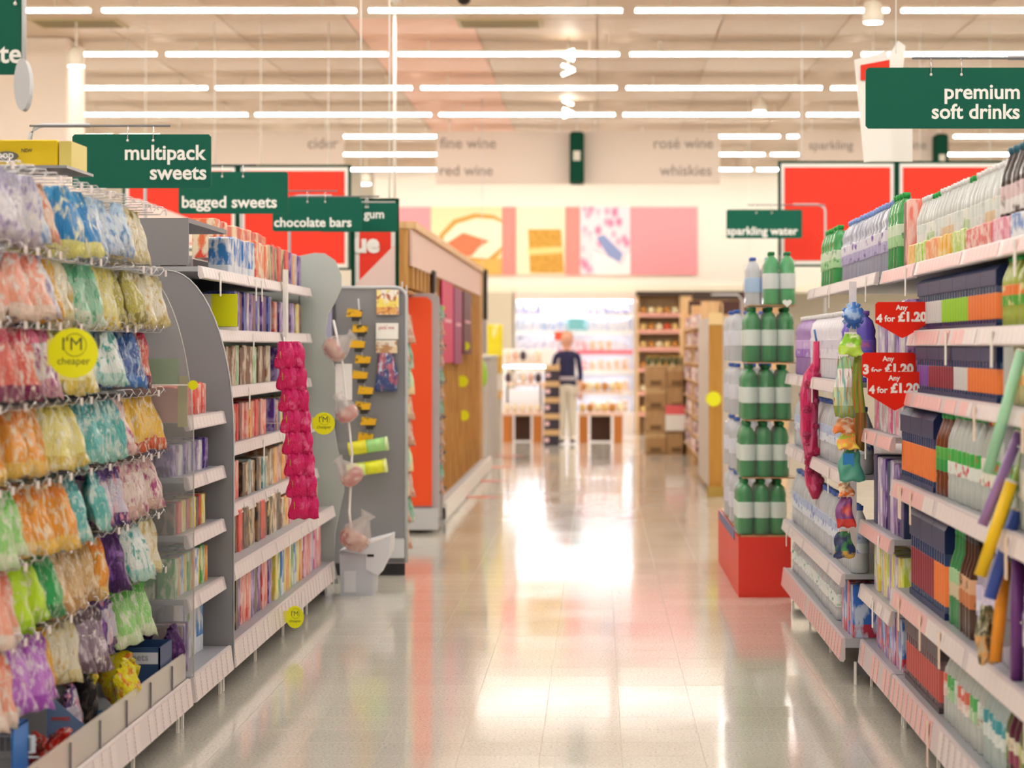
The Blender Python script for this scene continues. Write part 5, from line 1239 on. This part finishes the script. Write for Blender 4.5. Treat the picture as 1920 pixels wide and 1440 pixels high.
waterpack(1.05, 15.3, 1.753, (PET('clearw', 'e8ebf4', .35), BC, mat('lab_sky', 'a8c4e8', .45), .32, .05, 'big'), 'clear and pale blue water pack behind the topmost green one', 2, 2)
t = thing('heart_tag', 'small white heart-shaped tag under the top green pack', 'tag', P(1476, 570, 14.1))
pc = P(1476, 568, 14.1)
MB().tube([(pc.x, 14.102, pc.z+.01), (pc.x, 14.26, 1.76)], .003).build('string', WHITE, t)
MB().prism([(pc.x+.028*(16*math.sin(u)**3)/16, pc.z+.026*(13*math.cos(u)-5*math.cos(2*u)-2*math.cos(3*u)-math.cos(4*u))/16) for u in [k*2*math.pi/20 for k in range(20)]], 1, 14.1, 14.104).build('heart_card', PURE, t)

# ochre end panel and shelving beyond
t = thing('wooden_end_bay', 'narrow ochre wooden end panel with a yellow tag', 'shelving', (1.2, 24, 0))
MB().box(1.12, 1.255, 23.8, 23.86, .05, 1.72).build('ochre_panel', wood('ochre', 'b5802a', 'c08c34'), t); MB().box(1.12, 1.255, 23.78, 23.86, 1.72, 1.84).build('pale_header', mat('ph', 'f0d49a', .5), t)
MB().box(1.15, 1.7, 23.86, 27, .05, 1.8).build('core', mat('core_white', 'dcd2c6', .6), t); MB().box(1.1, 1.26, 23.7, 23.8, 0, .1).build('foot', mat('footy', 'a88a3a', .5), t)
cheaper(1338, 748, 14, 23.6, 'yellow round tag on the ochre end panel at right', False)
t2 = thing('product_rack', 'pale wooden rack crowded with small packs at the far right', 'rack', (1.25, 29, 0))
MB().box(1.17, 1.19, 27.6, 31.5, 0, 1.95).build('back_board', WOODL, t2) if False else None
MB().box(1.4, 1.44, 27.2, 33, 0, 2.0).build('back_board', WOODL, t2)
for q in (27.2, 30.0, 33.0): MB().box(1.19, 1.42, q, q+.06, 0, 2.02).build('upright', WOODL, t2)
RP = [pk('rackA', '9a6a78', 'f0e0e0')[1], pk('rackB', 'e8c8c0', '8a4a5a')[1], pk('rackC', 'd8a0a0', 'fff0ea')[1], pk('rackD', '6a4a5a', 'e9c8b0')[1]]
for zi in range(8):
    z = .2+zi*.22; MB().box(1.2, 1.4, 27.2, 33, z-.02, z).build('shelf', WOODL, t2)
    for k in range(14):
        o = place('small_pack', boxp(RP[(k*3+zi) % 4], .3, .12, .15, 'small_pack'), (1.28+U(-.02, .02), 27.5+k*.38, z+.001), rot=(0, 0, U(-.2, .2)))
        tag(o, f'small {["mauve", "blush", "pink", "plum"][(k*3+zi) % 4]} pack, {nth(k)} from near end, {nth(zi)} shelf of the pale wooden rack', 'pack', 'small packs on the pale wooden rack')
a = P(1291, 590, 31); c = P(1388, 564, 31)
t = thing('department_sign', 'dark brown sign on a curved arm beyond the wooden rack', 'sign', ((a.x+c.x)/2, 31, a.z)); MB().cbox(a.x, c.x, 31, 31.03, a.z, c.z, .004).build('panel', mat('dbrown', '4a2620', .5), t)
l = P(1313, 581, 30.99); lettering('bakery', mat('ltb', 'c9a8a0', .5), l.x, l.y, l.z, .17, t, bold=.03)
MB().tube([(c.x+.02, 31.05, 0.0+1.6), (c.x+.02, 31.05, c.z+.02), (c.x-.03, 31.05, c.z+.08), (a.x+.3, 31.05, c.z+.08)], .015).build('arm', GREYL, t)
o = thing('maroon_sign', 'small maroon hanging panel right of the dark brown sign', 'sign', P(1404, 560, 30)); a = P(1395, 590, 30); c = P(1413, 530, 30); MB().box(a.x, c.x, 30, 30.03, a.z, c.z).build('panel', mat('maroonp', '5f231c', .5), o); MB().tube([((a.x+c.x)/2, 30.01, c.z), ((a.x+c.x)/2, 30.01, HC)], .004).build('hanger', PURE, o)

# cardboard box stack
BXM = pmat('boxstack', [(0, 'a07c4e'), (.12, 'b08a5c'), (.75, 'c9a878')], '8f6c40', 3, .62, .6)
zt = 0; gx = (.665, .96, 1.25)
for r_ in range(4):
    for c_ in range(2):
        hh = .31
        t = thing('cardboard_box', f'brown cardboard box, {nth(r_)} from the floor, {["left", "right"][c_]} column by the bakery rack', 'box', ((gx[c_]+gx[c_+1])/2, 33.2, r_*hh), 'stack of cardboard boxes')
        MB().cbox(gx[c_]+.005, gx[c_+1]-.005, 33, 33.4, r_*hh+.001, r_*hh+hh-.004, .006).build('box_body', BXM if (r_+c_) % 2 == 0 else CARD, t)
        MB().box(gx[c_]+.07, gx[c_+1]-.07, 32.994, 33, r_*hh+.03, r_*hh+.1).build('printed_patch', mat('printp', '7a5a36', .6), t)
        MB().box(gx[c_]+.1, gx[c_+1]-.1, 33, 33.4, r_*hh+hh-.004, r_*hh+hh-.001).build('tape', mat('tape', 'd8b888', .3), t)
JAR = mat('jar_green', '4f5a30', .2)
for k in range(6):
    o = place('jar', None, (.72+k*.095, 33.2, 1.242)); tag(o, f'small dark green jar, {nth(k)} from the left on top of the cardboard boxes', 'jar', 'jars on the cardboard boxes')
    MB().lathe([(.035, 0), (.038, .01), (.038, .09), (.03, .105)], 10, c=(.72+k*.095, 33.2, 1.242)).build('glass', JAR, o); MB().lathe([(.032, .105), (.033, .125)], 10, c=(.72+k*.095, 33.2, 1.242)).build('lid', CAPG, o)
a = P(1248, 808, 32.9); c = P(1285, 760, 32.9)
t = thing('price_card', 'red and white price card on the cardboard boxes', 'sign', ((a.x+c.x)/2, 32.9, a.z)); MB().box(a.x, c.x, 32.96, 32.975, a.z, c.z-.13).build('white_half', PURE, t); MB().box(a.x, c.x, 32.96, 32.975, c.z-.13, c.z).build('red_half', mat('cardred', 'ee6a70', .5), t)

# ------------------------------------------------------------------ far chiller, bakery rack, tables
FR = mat('chiller_white', 'f2eef0', .5)
def X(px_, Y): return (px_-CX)*Y/F
YCH = 41.0
t = thing('chiller_cabinet', 'tall open wall chiller with lit shelves at the end of the aisle', 'chiller', (-.4, YCH+.4, 0))
xa, xb = X(965, YCH), X(1190, YCH)
MB().box(xa, xb, YCH+.6, YCH+.65, 0, 2.42).build('back_panel', FR, t)
MB().box(xa, xb, YCH-.05, YCH+.65, 2.3, 2.44).build('canopy', mat('canopy_pink', 'f6d9cc', .5), t)
MB().box(xa+.05, xb-.05, YCH+.0, YCH+.06, 2.27, 2.3).build('canopy_tube', mat('chill_tube', 'f4f6ff', .5, emit=30), t)
for q in (xa, (xa+xb)/2, xb-.03): MB().box(q, q+.03, YCH, YCH+.6, 0, 2.3).build('upright', FR, t)
MB().box(xa, xb, YCH-.25, YCH+.6, 0, .35).build('base', FR, t)
ZF = (.36, .72, 1.08, 1.42, 1.76, 2.05)
RAILP = mat('rail_pinkpromo', 'f07a8c', .5)
for i, z in enumerate(ZF):
    sh = MB().box(xa, xb, YCH+.05-(.12 if z < 1.1 else 0), YCH+.6, z-.03, z).build('shelf', FR, t)
    MB().box(xa, xb, YCH+.02-(.12 if z < 1.1 else 0), YCH+.05-(.12 if z < 1.1 else 0), z-.05, z+.02).build('price_rail', RAILP if i == 3 else PURE, sh)
    if i: MB().box(xa+.05, xb-.05, YCH+.08, YCH+.11, z-.05, z-.031).build('shelf_tube', mat('chill_tube', 'f4f6ff', .5, emit=30), sh)
cp = [('white', pk('cwhite', 'f4f2f4', 'cdd8ec')[1]), ('pale blue', pk('cblue', 'a8c0e4', 'f0f4fa')[1]), ('slate', pk('cslate', '5a5a78', 'b8b0c8')[1]), ('white', pk('cwhite', 'f4f2f4')[1]), ('pink', pk('cpink', 'f09aa4', 'fbe6e2')[1]), ('peach', pk('cpeach', 'f0b890', 'fbe2c8')[1]), ('aqua', pk('caqua', '7ac0cc', 'd0e8ec')[1]), ('sand', pk('csand', 'd8b890', 'f0e0c8')[1])]
rowsel = [(5, 7, 0), (0, 5, 7), (5, 7, 4), (0, 3, 4, 5), (0, 1, 6, 0), (2, 1, 0, 2)]
for i, z in enumerate(ZF):
    x = xa+.09; k = 0
    while x < xb-.08:
        c_ = cp[rowsel[i][(k//3) % len(rowsel[i])]]
        o = place('chilled_pack', boxp(c_[1], .1, .13, .2, 'chilled_pack'), (x, YCH+.15, z+.001), rot=(0, 0, math.pi/2+U(-.05, .05)), scale=(1, 1, U(.8, 1.05)))
        tag(o, f'{c_[0]} chilled pack, {nth(k)} from the left, {nth(i)} chiller shelf from the floor', 'pack', 'chilled packs in the wall chiller'); x += .14; k += 1
# bakery rack
YR = 40.2
t = thing('bakery_rack', 'warm wooden bakery rack right of the wall chiller', 'rack', (1.2, YR, 0))
xa, xb = X(1193, YR), X(1297, YR)
MB().box(xa, xb, YR+.5, YR+.54, 0, 2.44).build('back_board', WOODL, t)
MB().box(xa, xb, YR-.02, YR+.5, 2.36, 2.44).build('header', mat('hdr_dark', '3a2418', .5), t)
for q in (xa, xb-.2): MB().box(q, q+(.04 if q == xa else .2), YR, YR+.5, 0, 2.36).build('upright', WOODL, t)
BRD = [('golden', food('loaf_a', [(.3, 'e8b860'), (.7, 'f6dc9a')], 4)), ('brown', food('loaf_b', [(.3, 'b8742e'), (.7, 'd89a4a')], 4)), ('pale', food('loaf_c', [(.3, 'f2dca8'), (.7, 'fbf0cc')], 4)), ('red-wrapped', mat('loaf_d', 'd8542e', .5))]
b = MB().lathe([(.02, -.13), (.06, -.11), (.075, -.04), (.078, .04), (.06, .11), (.02, .13)], 12); LM = {}
for nme, m in BRD: bb = MB().lathe([(.02, -.13), (.06, -.11), (.075, -.04), (.078, .04), (.06, .11), (.02, .13)], 12); me = bb.mesh('loaf', m); bb.fix(me); LM[nme] = me
for i, z in enumerate((.35, .7, 1.1, 1.45, 1.75, 2.03)):
    MB().box(xa+.04, xb-.2, YR+.02, YR+.5, z-.03, z).build('shelf', mat('shelf_dkw', '5a3420', .5), t); MB().box(xa+.04, xb-.2, YR, YR+.02, z-.03, z+.04).build('lip', mat('lip_pink', 'e8a898', .5), t)
    for k in range(5):
        for d in range(2):
            nme = BRD[(k+i*2+d) % (3 if i != 4 else 4)][0]
            o = place('bread_loaf', LM[nme], (xa+.12+k*.135, YR+.14+d*.16, z+.079+(0)), rot=(math.pi/2, U(-.2, .2), 0), scale=(.85, .95, .9)); tag(o, f'{nme} loaf, {nth(k)} from left, {["front", "rear"][d]} row, {nth(i)} bakery shelf up', 'bread', 'loaves on the bakery rack')
# neighbouring shelving continuing right so that the gap is closed
t = thing('bakery_rack', 'dark-topped bakery rack hidden behind the brown sign', 'rack', (2.4, YR, 0))
MB().box(X(1300, YR), X(1480, YR), YR+.3, YR+.6, 0, 2.3).build('back_board', WOODL, t); MB().box(X(1300, YR), X(1480, YR), YR, YR+.6, 2.3, 2.44).build('header', mat('hdr_dark', '3a2418', .5), t)
# beige pier left of chiller
tag(MB().box(X(880, 41.2), X(962, 41.2), 41.0, 41.4, 0, 2.44).build('pillar', mat('pier', 'd2c6ae', .7)), kind='structure')

# tables
def island(nm, xa_, xb_, Y, lab, tiers, goods):
    xa, xb = X(xa_, Y), X(xb_, Y)
    t = thing(nm, lab, 'table', ((xa+xb)/2, Y+.3, 0))
    MB().cbox(xa, xb, Y, Y+.6, .42, .47, .01).build('tabletop', mat('top_pinkish', 'eccab4', .5), t)
    for q in (xa+.02, xb-.16): MB().box(q, q+.14, Y+.02, Y+.16, 0, .42).build('leg', mat('leg_orange', 'c27428', .5), t); MB().box(q, q+.14, Y+.44, Y+.58, 0, .42).build('leg', mat('leg_orange', 'c27428', .5), t)
    MB().box(xa+.2, xb-.2, Y+.3, Y+.34, .02, .42).build('under_table_dark', mat('under_dark', '4a2a14', .6), t)  # dark board standing in for the shade under the tabletop
    for z in tiers:
        MB().box(xa+.05, xb-.02, Y+.25, Y+.6, z-.04, z).build('tier', mat('tier_cream', 'f3d6c0', .5), t)
        for q in (xa+.06, xb-.06): MB().box(q, q+.03, Y+.5, Y+.53, .47, z-.04).build('tier_post', WHITE, t)
    return xa, xb
xa, xb = island('display_table', 940, 1018, 37.2, 'low tiered display table left of the person', (.93, 1.28), None)
EG = [('cream', mat('egg_cream', 'f4e0c4', .4)), ('blush', mat('egg_blush', 'ecc0a8', .4)), ('dark', mat('egg_dark', '4a3a44', .4)), ('white', mat('egg_white', 'fbf4f0', .4))]
em = {}
for nme, m in EG: bb = MB().lathe([(.02, 0), (.055, .02), (.065, .06), (.05, .1), (.02, .12)], 12); me = bb.mesh('round_cake', m); bb.fix(me); em[nme] = me
for zi, z in enumerate((.471, .931, 1.281)):
    for k in range(5):
        nme = EG[(k*2+zi) % 2 if zi == 0 else (k+zi*2) % 4][0]
        o = place('wrapped_cake', em[nme], (xa+.09+k*.12, 37.2+(.1 if zi == 0 else .4), z), scale=(.85, .85, 1.3 if zi else 1.1)); tag(o, f'{nme} round wrapped cake, {nth(k)} from left, {["lowest", "middle", "top"][zi]} tier of the left table', 'cake', 'round cakes on the left display table')
xa, xb = island('display_table', 1083, 1170, 37.0, 'low display table with bread right of the person', (.8,), None)
for zi, z in enumerate((.475, .801)):
    for k in range(6):
        nme = BRD[(k+zi) % 3][0]; o = place('bread_loaf', LM[nme], (xa+.08+k*.115, 37.0+(.12 if zi == 0 else .42), z+.07), rot=(math.pi/2, 0, 0), scale=(.7, .9, .8)); tag(o, f'{nme} loaf, {nth(k)} from left, {["lower", "upper"][zi]} level of the bread table', 'bread', 'loaves on the bread table')
t = thing('chilled_counter', 'white open chilled counter glowing behind the left display table', 'counter', (X(985, 38.4), 38.4, 0))
MB().cbox(X(938, 38.4), X(1044, 38.4), 38.4, 39.0, 1.19, 1.46, .02).build('canopy', PURE, t); MB().box(X(940, 38.4), X(1042, 38.4), 38.6, 39.0, 0, .8).build('counter_base', FR, t)
for q in (942, 1036): MB().box(X(q, 38.4), X(q+4, 38.4), 38.9, 38.96, .8, 1.19).build('post', WHITE, t)
MB().box(X(945, 38.4), X(1037, 38.4), 38.5, 38.54, 1.165, 1.189).build('lamp_tube', mat('chill_tube', 'f4f6ff', .5, emit=30), t)
# crate stack left of the person
for k in range(5):
    Y = 35.85; xa, xb = X(1019+k*.6, Y), X(1049, Y); z = k*.245
    t = thing('drinks_crate', f'dark crate with tan rim, {nth(k)} from the floor in the stack beside the person', 'crate', ((xa+xb)/2, Y+.15, z), 'crate stack beside the person')
    MB().cbox(xa, xb, Y, Y+.35, z+.001, z+.16, .008).build('crate_body', mat('crate_dark', '2a2030', .5), t); MB().cbox(xa, xb, Y-.01, Y+.36, z+.16, z+.243, .008).build('tan_rim', mat('crate_tan', 'cda676', .5), t)
    MB().prism([(xa+.05+.035*math.cos(q*.52), z+.09+.035*math.sin(q*.52)) for q in range(12)], 1, Y-.006, Y).build('round_label', mat('crate_label', 'f6c8cc', .5), t)
# promo placards above the chiller goods: red and teal
for x0_, x1_, y0_, y1_, c_, lab in ((1040, 1058, 622, 638, 'ee5030', 'small orange-red placard above the crate stack'), (1065, 1095, 597, 618, '7cc4cc', 'small aqua placard in the wall chiller')):
    a = P(x0_, y1_, 40.9); cc = P(x1_, y0_, 40.9); t = thing('shelf_placard', lab, 'sign', (a.x, 40.9, a.z)); MB().box(a.x, cc.x, 40.9, 40.92, a.z, cc.z).build('card', mat('plc'+c_, c_, .5), t); MB().box(a.x+.05, a.x+.07, 40.92, 41.06, a.z, a.z+.03).build('clip', WHITE, t)

# ------------------------------------------------------------------ the person
def skin_mesh(name, pts, edges, radii, m, root=0, sub=2):
    me = bpy.data.meshes.new(name); me.from_pydata(pts, edges, []); o = bpy.data.objects.new(name, me); col.objects.link(o)
    sk = o.modifiers.new('s', 'SKIN'); sk.use_smooth_shade = True
    for i, r in enumerate(radii):
        v = me.skin_vertices[0].data[i]; v.radius = (r, r) if not isinstance(r, tuple) else r; v.use_root = (i == root)
    sb = o.modifiers.new('b', 'SUBSURF'); sb.levels = sub; sb.render_levels = sub
    dg = bpy.context.evaluated_depsgraph_get(); dg.update()
    out = bpy.data.meshes.new_from_object(o.evaluated_get(dg)); bpy.data.objects.remove(o)
    out.materials.clear()
    for q in (m if isinstance(m, list) else [m]): out.materials.append(q)
    return out
px_, py_ = X(1063, 36.6), 36.6
per = thing('person', 'person in navy top and pale trousers standing beside the crate stack', 'person', (px_, py_, 0))
SKIN = mat('skin', 'e2a88c', .5); NAVYC = mat('cloth_navy', '23234a', .8); PALEC = mat('cloth_pale', 'e6dccb', .8); HAIR = mat('hair', 'b07c48', .7)
V = [(0, 0, .92), (0, 0, 1.1), (0, 0, 1.3), (0, 0, 1.40), (0, -.01, 1.46), (0, -.015, 1.52), (0, -.02, 1.60),
     (-.17, 0, 1.36), (-.22, -.04, 1.10), (-.23, -.2, .95), (-.23, -.27, .93), (.17, 0, 1.36), (.21, .0, 1.09), (.2, -.09, .86), (.2, -.11, .79),
     (-.08, 0, .86), (-.075, -.01, .48), (-.08, .02, .09), (-.085, -.12, .04), (.08, 0, .86), (.075, -.01, .48), (.08, .02, .09), (.09, -.12, .04)]
E = [(0, 1), (1, 2), (2, 3), (3, 4), (4, 5), (5, 6), (3, 7), (7, 8), (8, 9), (9, 10), (3, 11), (11, 12), (12, 13), (13, 14), (0, 15), (15, 16), (16, 17), (17, 18), (0, 19), (19, 20), (20, 21), (21, 22)]
Rr = [(.15, .1), (.13, .09), (.15, .1), (.1, .07), .05, .07, .085, .055, .045, .035, .035, .055, .045, .035, .035, .095, .075, .062, .04, .095, .075, .062, .04]
bm_ = skin_mesh('body', V, E, Rr, [SKIN, NAVYC, PALEC, DARK])
for p in bm_.polygons:
    c = p.center
    p.material_index = 3 if c.z < .07 else 2 if c.z < .92 and abs(c.x) < .19 else (1 if (.85 < c.z < 1.44 and not (c.y < -.12 or (c.z < .98 and abs(c.x) > .17))) else 0)
    p.use_smooth = True
place('body', bm_, (px_, py_, 0), per)
b = MB().lathe([(.02, -.11), (.06, -.09), (.082, -.02), (.088, .04), (.07, .1), (.02, .125)], 16, c=(px_, py_-.02, 1.60)); b.build('face', SKIN, per)
b = MB().lathe([(.07, -.08), (.092, -.03), (.099, .04), (.08, .115), (.02, .142)], 16, c=(px_, py_+.022, 1.60)); b.build('hair', HAIR, per)
for s in (-1, 1):
    MB().lathe([(.004, -.006), (.009, 0), (.004, .006)], 8, c=(px_+s*.032, py_-.1, 1.615)).build('eye', DARK, per)
    MB().lathe([(.005, -.02), (.012, 0), (.006, .022)], 8, c=(px_+s*.09, py_-.015, 1.60)).build('ear', SKIN, per)
MB().tube([(px_, py_-.095, 1.615), (px_, py_-.12, 1.582), (px_, py_-.1, 1.575)], .008).build('nose', SKIN, per)
MB().tube([(px_-.022, py_-.09, 1.548), (px_, py_-.096, 1.545), (px_+.022, py_-.09, 1.548)], .005).build('mouth', mat('lips', 'b4554e', .5), per)
for hx0, hy0, hz0, dv in ((-.23, -.28, .93, Vector((0, -1, -.1))), (.2, -.11, .78, Vector((0, -.15, -1)))):
    for k in range(5):
        o_ = Vector((px_+hx0+(k-2)*.017, py_+hy0, hz0)); ln = (.05, .075, .085, .078, .06)[k]
        if k == 0: MB().tube([o_+Vector((0, 0, .02)), o_+Vector((-.03, 0, 0))+dv*.03, o_+Vector((-.035, 0, 0))+dv*.055], [.011, .01, .008]).build('thumb', SKIN, per)
        else: MB().tube([o_, o_+dv*ln*.5, o_+dv*ln+Vector((0, .01, -.012))], [.0095, .009, .007]).build('finger', SKIN, per)
MB().box(px_-.12, px_+.13, py_-.125, py_-.118, 1.02, 1.07).build('chest_band', mat('band_grey', 'b8b0b8', .6), per) if False else None
MB().lathe([(.158, 0), (.16, .03), (.156, .06)], 16).build('waist_band', mat('band_grey', 'b8b0b8', .6), per, at=(0, 0, 0))
o = per.children[-1]; o.location = (0, 0, .98); o.scale = (1.03, .72, 1)
MB().box(px_-.34, px_-.18, py_-.34, py_-.26, .94, 1.06).build('red_packet', RED, None, at=(px_-.26, py_-.3, .94))
tag(bpy.data.objects['red_packet'], 'small red packet held in the hand of the standing person', 'packet')

bpy.context.view_layer.update()
